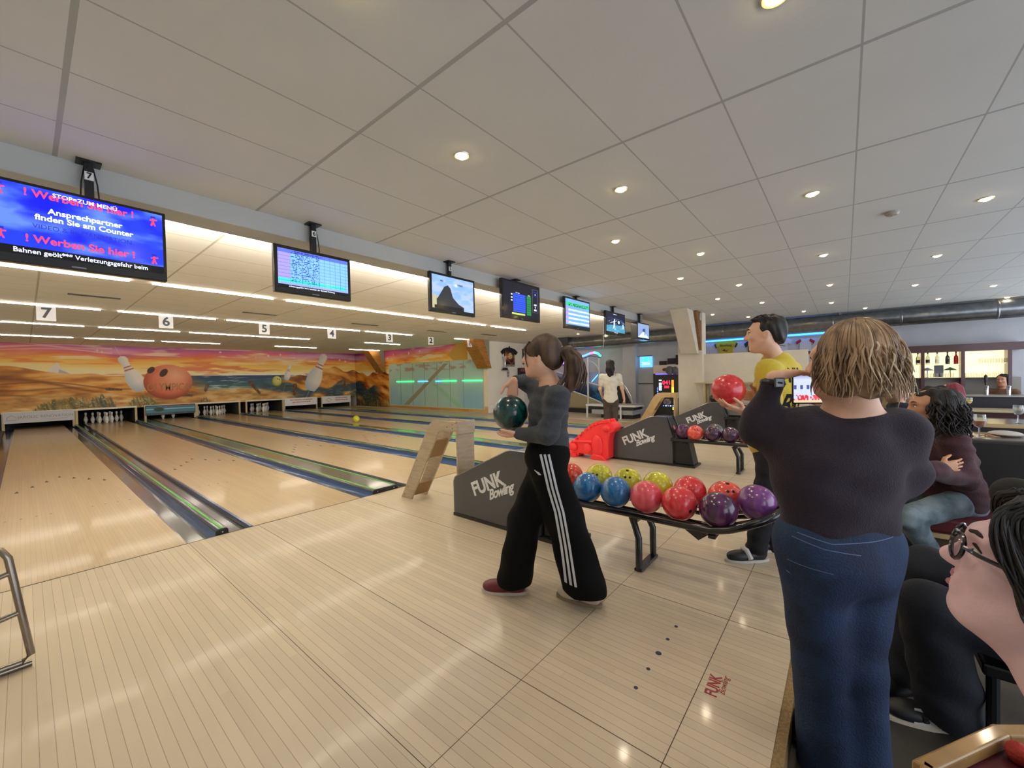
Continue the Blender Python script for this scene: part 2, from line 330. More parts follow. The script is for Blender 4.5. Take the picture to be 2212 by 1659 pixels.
    for a, b, r0, r1 in (((4.72, 1.24), (4.66, 1.04), .06, .05), ((6.25, 1.32), (6.6, .86), .07, .05), ((8.1, 1.15), (8.05, .75), .09, .08), ((10.55, 1.25), (10.5, 1.0), .05, .05), ((11.9, 1.1), (11.95, .8), .05, .05), ((3.75, .93), (4.2, .86), .07, .04), ((1.85, 1.2), (2.2, 1.16), .05, .03)):
        dd, t_ = seg(x, y, a, b, r0, r1); C = lay(C, soft(dd, .02), '4a2c1a'); C = lay(C, soft(dd-.02, .02)*(vn(x*20, y*9) > .5)*.6, '8a5a3a')
    # the pins and the balls
    C = pin_paint(C, x, y, (2.75, 1.10), (2.22, 2.36), 1)
    C = pin_paint(C, x, y, (8.75, .88), (9.55, 2.66), 1); C = pin_paint(C, x, y, (7.72, 1.40), (7.90, 2.1), 1)
    def ball(C, cx, cy, rx, ry, c0, c1, c2):
        q = np.hypot((x-cx)/rx, (y-cy)/ry); k = soft(1-q, .03); lt = np.clip(1-np.hypot((x-cx-.3*rx)/rx, (y-cy-.35*ry)/ry)*.8, 0, 1)
        C = lay(C, k, c0); C = lay(C, k*np.clip(lt, 0, 1)*.8, c1); return lay(C, k*np.clip((q-.65)*2.2, 0, .75)*np.clip(.5-(y-cy)/ry*.6-(x-cx)/rx*.2, 0, 1), c2)
    C = lay(C, soft(1-np.hypot((x-3.6)/1.0, (y-.93)/.12), .4)*.6, '6b3a16')
    C = ball(C, 3.52, 1.41, .72, .66, 'd8542f', 'ffc39a', '6e1f12'); C = ball(C, 7.32, 1.36, .20, .23, 'b9b83a', 'eef0a0', '565a18')
    for ex, ey, a, b in ((3.02, 1.86, .10, .12), (3.38, 1.76, .11, .15), (7.36, 1.46, .025, .03), (7.42, 1.43, .02, .03)): C = lay(C, soft(1-np.hypot((x-ex-(y-ey)*.35)/a, (y-ey)/b), .15), '2a1712')
    return C
UL = SX+1.3
M_mur = mat('mural_paint', 'ffffff', .55, attr='paint', spec=.3)
def mu(u, v): return .17*hexc('fff0d4')+.83*mural(-1.3+u*UL, .5+v*(HC-.5))
MUR = o = painted('wall_back', (-1.3, WY, .5), (UL, 0, 0), (0, 0, HC-.5), 1250, 230, mu, M_mur); o['kind'] = 'structure'
text('OLYMPICA', .40, mat('mural_lettering', 'b98450', .6), MUR, (3.52, WY-.004, 1.20), (1, 0, 0), (0, 0, 1), 'painted_letters', bold=.006, sx=.66, ext=.001)
struct('wall_back', MB().b2((-1.3, WY+.01, .56), (SX, WY+.12, HC)), M_white)
def mus(u, v): 
    d = u*(WY-10.4); C = mural(SX+d, v*HC)
    ye = soft(d-7.35, .05)*soft(v*HC-1.9+(d-7.5)*.0, .02); C = lay(C, soft(d-7.3-np.abs(v*HC-2.3)*1.2, .1), 'd9a94a')
    C = lay(C, soft(d-8.45, .02), 'efe4c2'); return lay(C, soft(.22-v*HC, .06)*soft(d-3, .1)*.8, 'c89a5c')
o = painted('wall_side', (SX, WY, 0), (0, -(WY-10.4), 0), (0, 0, HC), 900, 260, mus, M_mur); o['kind'] = 'structure'
struct('wall_side', MB().b2((SX+.62, 10.5, 0), (SX+.7, WY, HC)), M_white)
struct('wall_corner', MB().b2((SX+.006, 10.4, 0), (EX, 10.52, HC)), M_white, bevel=.004)
# ---- glazed opening with green tubes behind it
t = thing('window', (SX-.02, 13.7, .12), 'long panelled glass screen with green light lines set in the painted side wall', 'glass screen')
mb = MB()
for y0 in (10.6, 16.8): mb.b2((SX-.02, y0-.025, .12), (SX-.003, y0+.025, 2.05))
mb.b2((SX-.02, 10.6, .10), (SX-.003, 16.8, .14)).b2((SX-.02, 10.6, 2.03), (SX-.003, 16.8, 2.06)); mb.build('frame', mat('screen_frame', 'cfc6a8', .5), t)
back = lambda u, v: lay(lay(np.tile(hexc('b4d6c8'), (len(u), 1)), np.clip((.6-v)*2, 0, .7)*np.clip((fbm(u*3, v*1.5)-.3)*4, 0, 1), '8fc0d8'), np.clip((v-.80)*30, 0, 1)*np.clip((fbm(u*18, v*14)-.5)*5, 0, .7), 'b07f6c')  # mural reflection along the top and blue glow below are painted in
painted('backing', (SX-.008, 16.78, .14), (0, -6.16, 0), (0, 0, 1.9), 260, 80, back, mat('screen_back_reflections', 'ffffff', .28, attr='paint', coat=.6), t)
G = mat('green_neon', '28ff78', .5, emit=3.2); Bn = mat('cyan_neon', '40c8ff', .5, emit=2.6)
for y0, y1, m_ in ((16.2, 14.9, G), (14.6, 13.9, Bn), (13.4, 13.0, Bn), (12.98, 12.1, G), (11.75, 10.66, G)):
    MB().tube([(SX-.028, y0, 1.22), (SX-.028, y1, 1.22)], .016, 8).build('light_tube', m_, t)
for y in (15.9, 15.0, 14.15, 13.3, 12.5, 11.7): MB().b2((SX-.014, y-.006, .14), (SX-.006, y+.006, 2.03)).build('joint', mat('joint_grey', '6f8378', .5), t)
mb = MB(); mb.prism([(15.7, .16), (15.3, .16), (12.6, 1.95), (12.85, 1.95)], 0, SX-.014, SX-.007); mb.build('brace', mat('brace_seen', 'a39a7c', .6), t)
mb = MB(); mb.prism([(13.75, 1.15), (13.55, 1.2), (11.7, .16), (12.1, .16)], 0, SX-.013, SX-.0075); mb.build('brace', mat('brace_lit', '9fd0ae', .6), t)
# ---- timber knee braces under the ceiling
M_wood = mat('timber', 'b07a35', .55, col2='8a5a22', nscale=4, stretch=(1, 1, 12), bump=.2); M_wood2 = mat('timber_grey', '8d8a78', .6)
for y0, y1, lb in ((17.6, 17.05, 'timber brace under the ceiling in the far corner against the orange mural'), (10.75, 10.15, 'big timber knee brace under the ceiling beside the lane 1 number')):
    t = thing('timber_brace', (SX-.3, y0, 1.7), lb, 'beam', 'timber knee braces')
    MB().prism([(SX-.03, 1.68), (SX-.42, HC-.002), (SX-.95, HC-.002), (SX-.20, 1.68)], 1, y1, y0).build('brace', M_wood, t, bevel=.01)
    MB().prism([(SX-.03, 1.75), (SX-.03, HC-.002), (SX-.40, HC-.002)], 1, y1+.1, y0-.1).build('web', M_wood2, t)
# ---- lanes
LC = {7: .295, 6: 1.85, 5: 3.59, 4: 5.14, 3: 6.88, 2: 8.43, 1: 10.17}; LW = .53
M_gut = mat('gutter_grey', '55565c', .2, coat=.6, noise=.15, nscale=5); M_cap = mat('divider_grey', '6a685c', .18, coat=.7, noise=.12)
M_grn = mat('divider_green', '5fae4c', .45); M_blu = mat('rail_screen_reflection', '35598f', .2, metal=.3, coat=.4); M_blk = mat('black_plastic', '15161a', .35); M_navy = mat('rail_navy', '1e2a48', .2, coat=.6)  # M_blu has the screens' blue reflection put into its colour
EDGE = {}
for n, c in LC.items():
    t = thing('bowling_lane', (c, 4.23, 0), {7: 'wooden bowling lane 7 at the far left, under the lowered grey sign', 6: 'wooden bowling lane 6 with a full rack of pins', 5: 'wooden bowling lane 5 with two pins left standing', 4: 'wooden bowling lane 4 behind lane 5, full rack of pins', 3: 'wooden bowling lane 3 with the yellow ball rolling on it', 2: 'wooden bowling lane 2 with its white sign lowered', 1: 'wooden bowling lane 1 along the painted side wall'}[n], 'bowling lane', 'bowling lanes')
    MB().b2((c-LW, 4.23, -.03), (c+LW, WY+.9, 0)).build('lane_surface', M_lane, t)
    L0 = c-LW-(.185 if n in (6, 4, 2) else .165); R0 = c+LW+(.185 if n in (7, 5, 3) else .165)
    if n == 7: L0 = c-LW-.24
    if n == 1: R0 = c+LW+.185
    for side, (xa, xb) in (('l', (L0, c-LW)), ('r', (c+LW, R0))):
        wd = xb-xa; pr = [(0, 0), (.010, 0), (.026, -.04), (wd, -.045), (wd, -.09), (0, -.09)]
        MB().prism([(xa+a, b) for a, b in pr] if side == 'r' else [(xb-a, b) for a, b in pr], 1, 4.23, WY+.9).build('gutter', M_gut, t)
    for k in range(7):                       # the arrows and the dots down the lane
        x = c+(k-3)*.13; y = 8.9-abs(k-3)*.28; MB().add([(x-.02, y-.07, .0006), (x+.02, y-.07, .0006), (x, y+.09, .0006)], [(0, 1, 2)]).build('arrow', M_dark, t)
    for k in range(10):
        if k not in (4, 5): MB().lathe([(.009, 0), (.009, .0006)], (c+(k-4.5)*.1, 6.4, 0), 8).build('dot', M_dark, t)
    if n in (7, 6): MB().b2((c-LW-.028, 4.24, -.02), (c-LW-.006, WY-.2, .004)).build('reflection_edge_rail', M_blu, t)  # strip coloured as the blue reflection of the screens
struct('floor', MB().b2((-1.3, 4.23, -.13), (LC[7]-LW-.19, WY, 0)), mat('dark_floor', '4a463f'))
# raised dividers
for x, wide, lb in ((1.08, 0, 'low rounded divider between lanes 7 and 6, green strip on top'), (2.72, 1, 'wide flat divider between lanes 6 and 5, two green strips'), (4.365, 0, 'low rounded divider between lanes 5 and 4'), (6.01, 1, 'wide flat divider between lanes 4 and 3, green strips'), (7.655, 0, 'low rounded divider between lanes 3 and 2'), (9.3, 1, 'wide flat divider between lanes 2 and 1')):
    h = .045; w_ = .165 if wide else .045; t = thing('lane_divider', (x, 4.23, 0), lb, 'lane divider', 'dividers between the lanes')
    pr = [(-w_, -.09), (-w_, .7*h), (-w_+.012, h), (w_-.012, h), (w_, .7*h), (w_, -.09)]; y1 = WY+.5
    MB().prism([(x+a, b) for a, b in pr], 1, 4.25, y1).build('body', M_cap if wide else M_navy, t, bevel=.006)
    MB().prism([(x+a*1.01, b*1.02) for a, b in pr], 1, 4.235, 4.25).build('end_cap', M_blk, t, bevel=.006)
    for s in ((-1, 1) if wide else (0,)): MB().b2((x+s*(w_-.03)-.010, 4.26, h), (x+s*(w_-.03)+.010, y1, h+.003)).build('green_strip', M_grn, t)
    MB().prism([(x-w_-.035, -.045), (x-w_-.02, -.03), (x-w_-.008, -.01), (x-w_-.001, .028), (x-w_-.001, -.046)], 1, 4.25, y1).build('reflection_skirt', M_blu, t, smooth=True)  # left skirt carries the painted blue reflection of the screens
    MB().prism([(x+w_+.02, -.045), (x+w_+.012, -.03), (x+w_+.005, -.01), (x+w_+.001, .028), (x+w_+.001, -.046)], 1, 4.25, y1).build('dark_skirt', M_navy, t, smooth=True)
    for s in ((-.11, .11) if wide else (0,)): MB().cyl((x+s, 4.236, .018), (x+s, 4.231, .018), .006, n=10).build('screw', mat('screw', 'b8b8b8', .3, 1), t)
struct('floor', MB().b2((-1.4, 4.23, -.13), (SX+.1, WY+1.6, -.1)), mat('pit_black', '0d0d0f', .8))
struct('wall_side', MB().b2((SX, WY-.01, -.1), (SX+.08, WY+1.6, HC)), M_white)
# ---- pin pits and masks
struct('wall_pits', MB().b2((-1.3, WY+1.5, -.1), (SX, WY+1.6, .7)).b2((-1.3, WY+.02, .56), (SX, WY+1.6, .6)).b2((-1.3, WY+.9, -.12), (SX, WY+1.6, -.09)), mat('pit_black', '0d0d0f', .8))
M_jamb = mat('jamb_cream', 'c9b48a', .5); M_side = mat('kickback', '55524a', .4)
def pin_mb():
    p = [(.0, 0), (.026, 0), (.0286, .01), (.045, .06), (.058, .10), (.0605, .115), (.058, .14), (.047, .18), (.034, .215), (.0235, .25), (.0228, .262), (.025, .29), (.031, .32), (.0325, .34), (.030, .36), (.020, .376), (0, .381)]
    return MB().lathe(p, (0, 0, 0), 20)
M_pin = mat('pin_white', 'f2eee2', .2, coat=.6)
PT = thing('bowling_pin', (0, 0, 0), 'x', 'bowling pin'); pin_mb().build('body', M_pin, PT, smooth=True)
for z in (.248, .268): MB().lathe([(.0242 if z < .25 else .0239, z-.0035), (.0247, z), (.0245, z+.0035)], (0, 0, 0), 20).build('neck_stripe', mat('pin_red', 'b8352a', .4), PT, smooth=True)
PPOS = [(0, 0)]+[(dx, r*.264) for r in range(1, 4) for dx in [(-.1524*r+.3048*k) for k in range(r+1)]]
first = True; NW = {7: 'leftmost', 6: 'second', 5: 'third', 4: 'fourth', 3: 'fifth', 2: 'sixth', 1: 'farthest'}
for n, idx in ((6, range(10)), (5, (1, 2)), (4, range(10)), (3, range(10))):
    for i in idx:
        dx, dy = PPOS[i]; loc = (LC[n]-.08*(7-n)*.35+dx, WY+.12+dy, 0)
        nth = ['', 'left', 'right', 'left', 'middle', 'right', 'leftmost', 'second', 'third', 'rightmost'][i]; row = ['', 'second', 'second', 'third', 'third', 'third'][i] if i < 6 else 'back'
        lb = 'white %s pin, %s row, full rack on the %s lane from the left' % (nth, row, NW[n]) if i else 'white head pin, frontmost of the full rack on the %s lane from the left' % NW[n]
        if n == 5: lb = 'white bowling pin, %s of the two left on lane 5' % ('left one' if i == 1 else 'right one')
        p = PT if first else copy_tree(PT); first = False; p.location = loc; p['label'] = lb; p['group'] = 'bowling pins at the end of lane %d' % n
for n, c in LC.items():
    cc = c-.05*(7-n)*.35; open_ = n in (6, 4, 3)
    t = thing('pin_deck_frame', (cc, WY, 0), 'frame and side panels of the pin pit ending the %s lane%s' % (NW[n], '' if n in (7, 1) else ' from the left'), 'pin pit', 'pin pits')
    for s in (-1, 1): MB().b2((cc+s*.735-.03, WY-.02, -.02), (cc+s*.735+.03, WY+.03, .5)).build('post', M_jamb, t)
    for s in (-1, 1): MB().b2((cc+s*.735-.03, WY+.03, -.02), (cc+s*.735+.03, WY+1.4, .55)).build('side_panel', M_side, t)
    MB().b2((cc-.765, WY-.03, .5), (cc+.765, WY+.03, .56)).build('lintel', mat('lintel', 'e6dfc9', .4), t)
    if open_: continue
    z0, z1 = .20, .54
    t = thing('mask_board', (cc, WY-.05, z0), {7: 'lowered grey board with a house sign and thin lettering at the end of lane 7', 5: 'lowered painted board with sea view at the end of lane 5', 2: 'lowered white board with red writing at the end of lane 2', 1: 'lowered white board with red writing at the end of lane 1'}[n], 'sign', 'lowered boards at the lane ends')
    if n == 5:
        MB().b2((cc-.74, WY-.06, z0-.02), (cc+.74, WY-.04, z1)).build('board', M_blk, t)
        painted('picture', (cc-.72, WY-.062, z0+.06), (1.44, 0, 0), (0, 0, .25), 120, 40, lambda u, v: lay(lay(lay(np.tile(hexc('3b7f92'), (len(u), 1)), np.clip(1-np.abs(v-.55)*8, 0, 1), 'b8d8d8'), soft(.3-np.hypot((u-.25)*3, v-.5), .1), '2c3a2a'), soft(v-.88, .1)*(u > .4)*(u < .9)*(np.sin(u*60) > -.3), 'c03a30'), mat('mask_paint', 'ffffff', .5, attr='paint'), t)
    else:
        MB().b2((cc-.74, WY-.06, z0), (cc+.74, WY-.04, z1)).build('board', mat('board_grey', 'c9c8cc', .35) if n == 7 else mat('board_white', 'efecec', .4), t, bevel=.004)
        R, U = (1, 0, 0), (0, 0, 1)
        if n == 7:
            g = mat('gold_grey', '8f8b80', .4)
            text('JAROLIC RENOVATION', .125, g, t, (cc+.14, WY-.062, .38), R, U, 'lettering', sx=.86, space=1.05)
            MB().b2((cc+.02, WY-.063, .285), (cc+.6, WY-.0605, .292)).build('underline', g, t)
            MB().tube([(cc-.66, WY-.062, .30), (cc-.66, WY-.062, .38), (cc-.57, WY-.062, .45), (cc-.48, WY-.062, .38), (cc-.48, WY-.062, .30)], .006, 6, closed=True).build('house_logo', g, t)
        else:
            r_ = mat('red_print', 'b5312c', .5)
            if n == 2: text('Jetzt mitmachen und gewinnen', .085, r_, t, (cc, WY-.062, .47), R, U, sx=.95, bold=.002); text('jetzt Chance mit bis 50 00', .085, r_, t, (cc, WY-.062, .36), R, U, sx=.9, bold=.002)
            else:
                text('Die Ecken zu einem', .08, r_, t, (cc+.24, WY-.062, .47), R, U, bold=.002); text('Digitaldruckung sein', .08, r_, t, (cc+.24, WY-.062, .36), R, U, bold=.002)
                MB().tube([(cc-.55, WY-.062, .38), (cc-.42, WY-.062, .47), (cc-.28, WY-.062, .38), (cc-.40, WY-.062, .28)], .01, 6, closed=True).build('logo', M_blk, t)
# ---- number boards hanging over the lanes
for n, x in ((7, .27), (6, 1.83), (5, 3.59), (4, 5.19), (3, 6.93), (2, 8.48), (1, 10.25)):
    t = thing('lane_number_board', (x, 10.4, 2.45), 'white hanging board with the black number %s, %s' % ({7: 'seven', 6: 'six', 5: 'five', 4: 'four', 3: 'three', 2: 'two', 1: 'one'}[n], {7: 'leftmost of all', 1: 'farthest of all'}.get(n, NW[n]+' from the left')), 'lane number', 'lane number boards')
    MB().b2((x-.11, 10.395, 2.44), (x+.11, 10.405, 2.685)).build('board', mat('number_board', 'e4e2e4', .25, coat=.5), t)
    text(str(n), .24, M_blk, t, (x, 10.392, 2.565), (1, 0, 0), (0, 0, 1), 'number', bold=.006)
    MB().cyl((x-.09, 10.4, 2.685), (x-.09, 10.4, HC), .002, n=6).cyl((x+.09, 10.4, 2.685), (x+.09, 10.4, HC), .002, n=6).build('wire', M_blk, t)
# ---- tube lights
M_tube = mat('tube_glow', 'fff5e4', .4, emit=24); M_tb = mat('tube_body', 'd8d4c8', .4)
XS = [(-.62, .92), (1.15, 2.66), (2.86, 4.41), (4.45, 6.0), (6.18, 7.76), (7.98, 9.5)]
for k, (yy, segs) in enumerate(((4.34, XS), (7.28, XS), (10.43, XS[:5]+[(9.55, 10.95)]), (13.55, XS[:4]+[(7.98, 9.5)]), (16.9, XS[:3]+[(6.18, 7.76), (9.2, 10.7)]))):
    for j, (x0, x1) in enumerate(segs):
        z = HC if k else HC+.02
        t = thing('tube_light', ((x0+x1)/2, yy, z-.03), 'white tube light on the lane ceiling, %s row from the beam, %s from the left' % (['first', 'second', 'third', 'fourth', 'fifth'][k], ['first', 'second', 'third', 'fourth', 'fifth', 'sixth'][j]), 'ceiling light', 'tube lights over the lanes')
        if k: MB().b2((x0-.01, yy-.02, z-.006), (x1+.01, yy+.02, z-.001)).build('housing', M_tb, t)
        else: MB().b2((x0, yy-.016, z-.028), (x1, yy+.016, z-.001)).b2((x0, yy-.008, z-.055), (x0+.02, yy+.008, z-.001)).b2((x1-.02, yy-.008, z-.055), (x1, yy+.008, z-.001)).build('housing', M_tb, t)
        if k: MB().b2((x0, yy-.010, z-.022), (x1, yy+.010, z-.004)).build('tube', M_tube, t)
        else: MB().tube([(x0+.02, yy, z-.045), (x1-.02, yy, z-.045)], .0125, 10).build('tube', mat('tube_glow_soft', 'fff5e4', .4, emit=14), t)
M_slot = mat('vent_dark', '4c4a42', .7)
for j, (x0, x1, y, lb) in enumerate([(.45, 1.02, 8.95, 'dark slot vent in the lane ceiling near the 7'), (2.77, 3.38, 9.1, 'slot vent in the lane ceiling between the 6 and the 5'), (5.1, 5.8, 9.2, 'slot vent in the lane ceiling between the 4 and the 3'), (7.4, 8.1, 9.2, 'slot vent in the lane ceiling near the 2'), (9.3, 10.0, 8.9, 'slot vent in the lane ceiling near the 1')]):
    t = thing('ceiling_vent', (x0, y, HC-.008), lb, 'vent', 'ceiling vents'); MB().b2((x0, y-.05, HC-.008), (x1, y+.05, HC-.001)).build('plate', M_slot, t)
    mb = MB(); [mb.b2((x0+.01+i*.02, y-.04, HC-.012), (x0+.018+i*.02, y+.04, HC-.008)) for i in range(int((x1-x0-.02)/.02))]; mb.build('louvre', mat('vent_grey', '77746a', .6), t)
# ---- round downlights
M_lens = mat('downlight_glow', 'ffdc90', .4, emit=42); M_ring = mat('downlight_ring', 'd9d2c2', .3, .6)
DL = [(1.77, 1.83, 1), (2.87, 1.28, 1), (3.96, .19, 1), (5.06, -.9, 1), (3.93, 1.82, 1), (5.02, 1.28, 1), (1.80, .19, 1), (.76, 1.32, 1), (6.13, .19, 1), (7.18, -.88, 1), (6.1, 1.83, 1), (7.22, 1.28, 1), (8.28, 1.82, 1), (9.38, 1.26, 1), (8.32, .18, 1), (9.4, -.9, 1), (11.5, .72, 1), (12.0, -.36, 1), (10.5, .2, 1), (11.6, -1.44, 1), (12.5, -2.5, 1), (10.5, -1.95, 1), (11.55, 1.85, 1), (11.7, 6.79, 1), (12.5, 6.2, 1), (10.4, 2.4, 1), (2.9, -.9, 0), (1.8, -2, 0), (5.1, -2.9, 0), (.7, -1, 0)]
nm = ['in the row nearest the camera', 'in the middle rows', 'far down the ceiling']
prot = thing('downlight', (0, 0, 0), 'x', 'ceiling light', 'round downlights in the ceiling')
MB().lathe([(.031, -.004), (.045, -.008), (.05, -.002), (.05, 0)], (0, 0, 0), 24).build('ring', M_ring, prot, smooth=True)
MB().lathe([(0, -.02), (.02, -.018), (.033, -.009), (.034, 0)], (0, 0, 0), 20).build('lens', M_lens, prot, smooth=True)
ord_ = lambda k: '%s%s' % (k, {1: 'st', 2: 'nd', 3: 'rd'}.get(k if k < 20 else k % 10, 'th'))
srt = sorted(DL, key=lambda p: p[0]*FW[0]+p[1]*FW[1]); used = False
for i, (x, y, vis) in enumerate(DL):
    if vis:
        d = prot if not used else copy_tree(prot); used = True; d.location = (x, y, HC)
        k = srt.index((x, y, vis)); d['label'] = 'small round lit ceiling spotlight, %s nearest of all the spotlights' % ord_(k-3 if k > 3 else k+1)
    l = bpy.data.lights.new('downlight_lamp', 'SPOT'); l.energy = 10; l.color = (1, .86, .68); l.spot_size = 2.5; l.spot_blend = .7; l.shadow_soft_size = .03
    lo = bpy.data.objects.new('downlight_lamp', l); COL.objects.link(lo); lo.location = (x, y, HC-.045)
t = thing('smoke_detector', at(1927, 468, 3.55), 'round white detector on the ceiling between two spotlights', 'smoke detector'); t.location.z = HC
cx, cy = t.location.x, t.location.y
MB().lathe([(.05, 0), (.05, -.015), (.035, -.03), (0, -.032)], (cx, cy, HC), 24).build('body', mat('detector_grey', 'a5a29c', .4), t, smooth=True)
MB().sph((cx, cy, HC-.034), .006, 8, 6).build('lamp', mat('lamp_pink', 'c98a90', .4), t)
# ---------------------------------------------------------------- screens under the beam
def emat(name, s):
    if name in MATS: return MATS[name]
    m = bpy.data.materials.new(name); m.use_nodes = True; b = m.node_tree.nodes['Principled BSDF']
    b.inputs['Base Color'].default_value = (.01, .01, .012, 1); b.inputs['Roughness'].default_value = .15
    a = m.node_tree.nodes.new('ShaderNodeVertexColor'); a.layer_name = 'paint'
    m.node_tree.links.new(a.outputs[0], b.inputs['Emission Color']); b.inputs['Emission Strength'].default_value = s; MATS[name] = m; return m
M_scr = emat('screen_glow', 1.15); M_case = mat('screen_case', '0b0b0d', .25, coat=.4)
def em(name, col, s=1.1): return mat(name, col, .5, emit=s)
R, U = (1, 0, 0), (0, 0, 1); SY = 3.55
def tile(u, c='000000'): return np.tile(hexc(c), (len(u), 1))
def box01(u, v, a, b, c, d): return ((u > a) & (u < b) & (v > c) & (v < d))*1.
def s7(u, v):
    C = lay(tile(u, '1a34e8'), np.clip((fbm(u*3.2, v*4+2)-.42)*4, 0, 1), '5a7cf5'); C = lay(C, np.clip((.42-fbm(u*3+9, v*3))*5, 0, .9), '0610d0')
    return lay(C, soft(.115-v, .01), '020206')
def s6(u, v):
    C = tile(u, '7fb8f2'); C = lay(C, soft(.16-u, .01), '9d92e0'); C = lay(C, box01(u, v, 0, .95, .14, .24), '3fcfc0'); C = lay(C, box01(u, v, 0, 1, .9, 1), '5a6fe0'); C = lay(C, soft(.08-v, .01), '05060a'); C = lay(C, box01(u, v, 0, 1, .08, .14), '8f9fe0')
    gx = (np.abs((u-.16)*12.5 % 1-.5) > .46)*(u > .16); gy = np.abs(v*11 % 1-.5) > .45
    C = lay(C, (gx | gy)*(v > .14)*.55, '3556a8')
    d = (vn(np.floor(u*75), np.floor(v*44)) > .55)*((v*22 % 1) < .55)*(u > .17)*(u < .56)*(v > .16); return lay(C, d*.8, '1a2f88')
def s5(u, v):
    C = lay(tile(u, '7fa6e0'), np.clip((fbm(u*5, v*7)-.45)*4, 0, .8), 'a9b6ee'); C = lay(C, np.clip(.9-v*2.2, 0, 1), '9db4d8')
    C = lay(C, soft(.42-.55*u-v, .02), 'b3ab86'); h = np.interp(u, [.12, .28, .36, .42, .48, .62, .75], [.3, .68, .74, .66, .38, .2, .12])
    C = lay(C, soft(h-v, .01)*(u > .1)*(u < .75), '2c2f33'); C = lay(C, box01(u, v, .05, .72, 0, .1), '111418'); C = lay(C, star(tile(u), u, v, .56, .78, .10)[:, 0]*.9, 'e8f4ff')
    return C
def s4(u, v):
    C = tile(u, '121420'); C = lay(C, box01(u, v, .26, .60, .13, .68), '2a50e0'); C = lay(C, box01(u, v, .63, .76, .08, .68), '1f7a40'); C = lay(C, box01(u, v, .22, .58, .05, .10), 'b8d060')
    C = lay(C, box01(u, v, .26, .6, .13, .68)*(np.abs(v*16 % 1-.5) > .38)*(u > .27), '142a90'); C = lay(C, box01(u, v, .63, .76, .08, .62)*(np.abs(v*14 % 1-.5) > .4), '0c4420')
    for k in range(3): C = lay(C, box01(u, v, .20, .24, .62-k*.09, .66-k*.09), 'e0e6ff')
    fr = (box01(u, v, .8, .97, .2, .93)-box01(u, v, .81, .96, .21, .92)); return lay(C, fr, '565a70')
def s3(u, v):
    C = tile(u, '6fa0e4'); C = lay(C, box01(u, v, .02, 1, .74, .88), '34c080')
    for k in range(4): C = lay(C, box01(u, v, .1, 1, .10+k*.155, .17+k*.155)*(.6+.4*(vn(np.floor(u*16), np.floor(v*60)) > .4)), 'd3ecf4'); C = lay(C, box01(u, v, 0, .12, .12+k*.155, .2+k*.155), 'b78ce0')
    C = lay(C, box01(u, v, .12, .95, .74, .86)*(vn(np.floor(u*26), np.floor(v*40)) > .62), '1c5a50'); return lay(C, soft(.05-v, .01), '16202c')
def s2(u, v):
    C = lay(tile(u, '0e1830'), soft(.42+.1*(u-.5)-v, .05), '3f86a8'); C = lay(C, np.clip((fbm(u*10, v*40)-.5)*4, 0, .6)*(v < .42), '7ab8c8'); C = lay(C, (vn(u*30, v*20) > .72)*(v > .45)*(v < .75)*1., '5a7ab0')
    for a, b, r in (((.42, .66), (.42, .70), .03), ((.42, .62), (.40, .42), .035), ((.40, .42), (.34, .22), .018), ((.42, .42), (.45, .2), .018), ((.42, .6), (.2, .5), .014), ((.42, .6), (.56, .66), .014), ((.66, .56), (.66, .62), .05), ((.9, .3), (.9, .5), .03)):
        dd, _ = seg(u, v, a, b, r, r); C = lay(C, soft(dd, .015), 'c9dce8')
    return lay(C, soft(.06-v, .01), '0a0c10')
def s1(u, v):
    C = lay(tile(u, '7f96c0'), soft(.5-np.abs(u-.5)*1.0-v, .04), 'c6d4ee'); C = lay(C, soft(.12-np.hypot((u-.5)*1.2, v-.55), .04), '2c4880'); C = lay(C, (np.abs(u-.62) < .03)*(v < .7)*(v > .2)*1., '34558a'); return C
W1 = em('glow_white', 'dfe8ff'); RD = em('glow_red', 'e03a55'); NV = em('glow_navy', '1a2390'); YB = em('glow_ink', '18206a')
TV = [(7, -.18, .64, 2.025, 2.485, s7, .29, 'big hanging screen 7 at the left edge, blue picture with red and white writing'), (6, 1.31, 1.965, 2.065, 2.455, s6, 1.66, 'hanging screen 6 with a blue score table'), (5, 2.90, 3.605, 2.085, 2.535, s5, 3.25, 'hanging screen 5 with a dark rock and blue sky'), (4, 4.12, 5.0, 2.14, 2.675, s4, 4.5, 'hanging black screen with a blue and green list, right of screen 5'), (3, 5.70, 6.55, 2.125, 2.65, s3, 6.18, 'hanging screen with a light blue and green score table'), (2, 7.18, 8.07, 2.12, 2.585, s2, 7.63, 'hanging screen showing a sports player in a dark stadium'), (1, 8.72, 9.43, 2.12, 2.505, s1, 9.0, 'farthest hanging screen with thick casing and pale blue picture')]
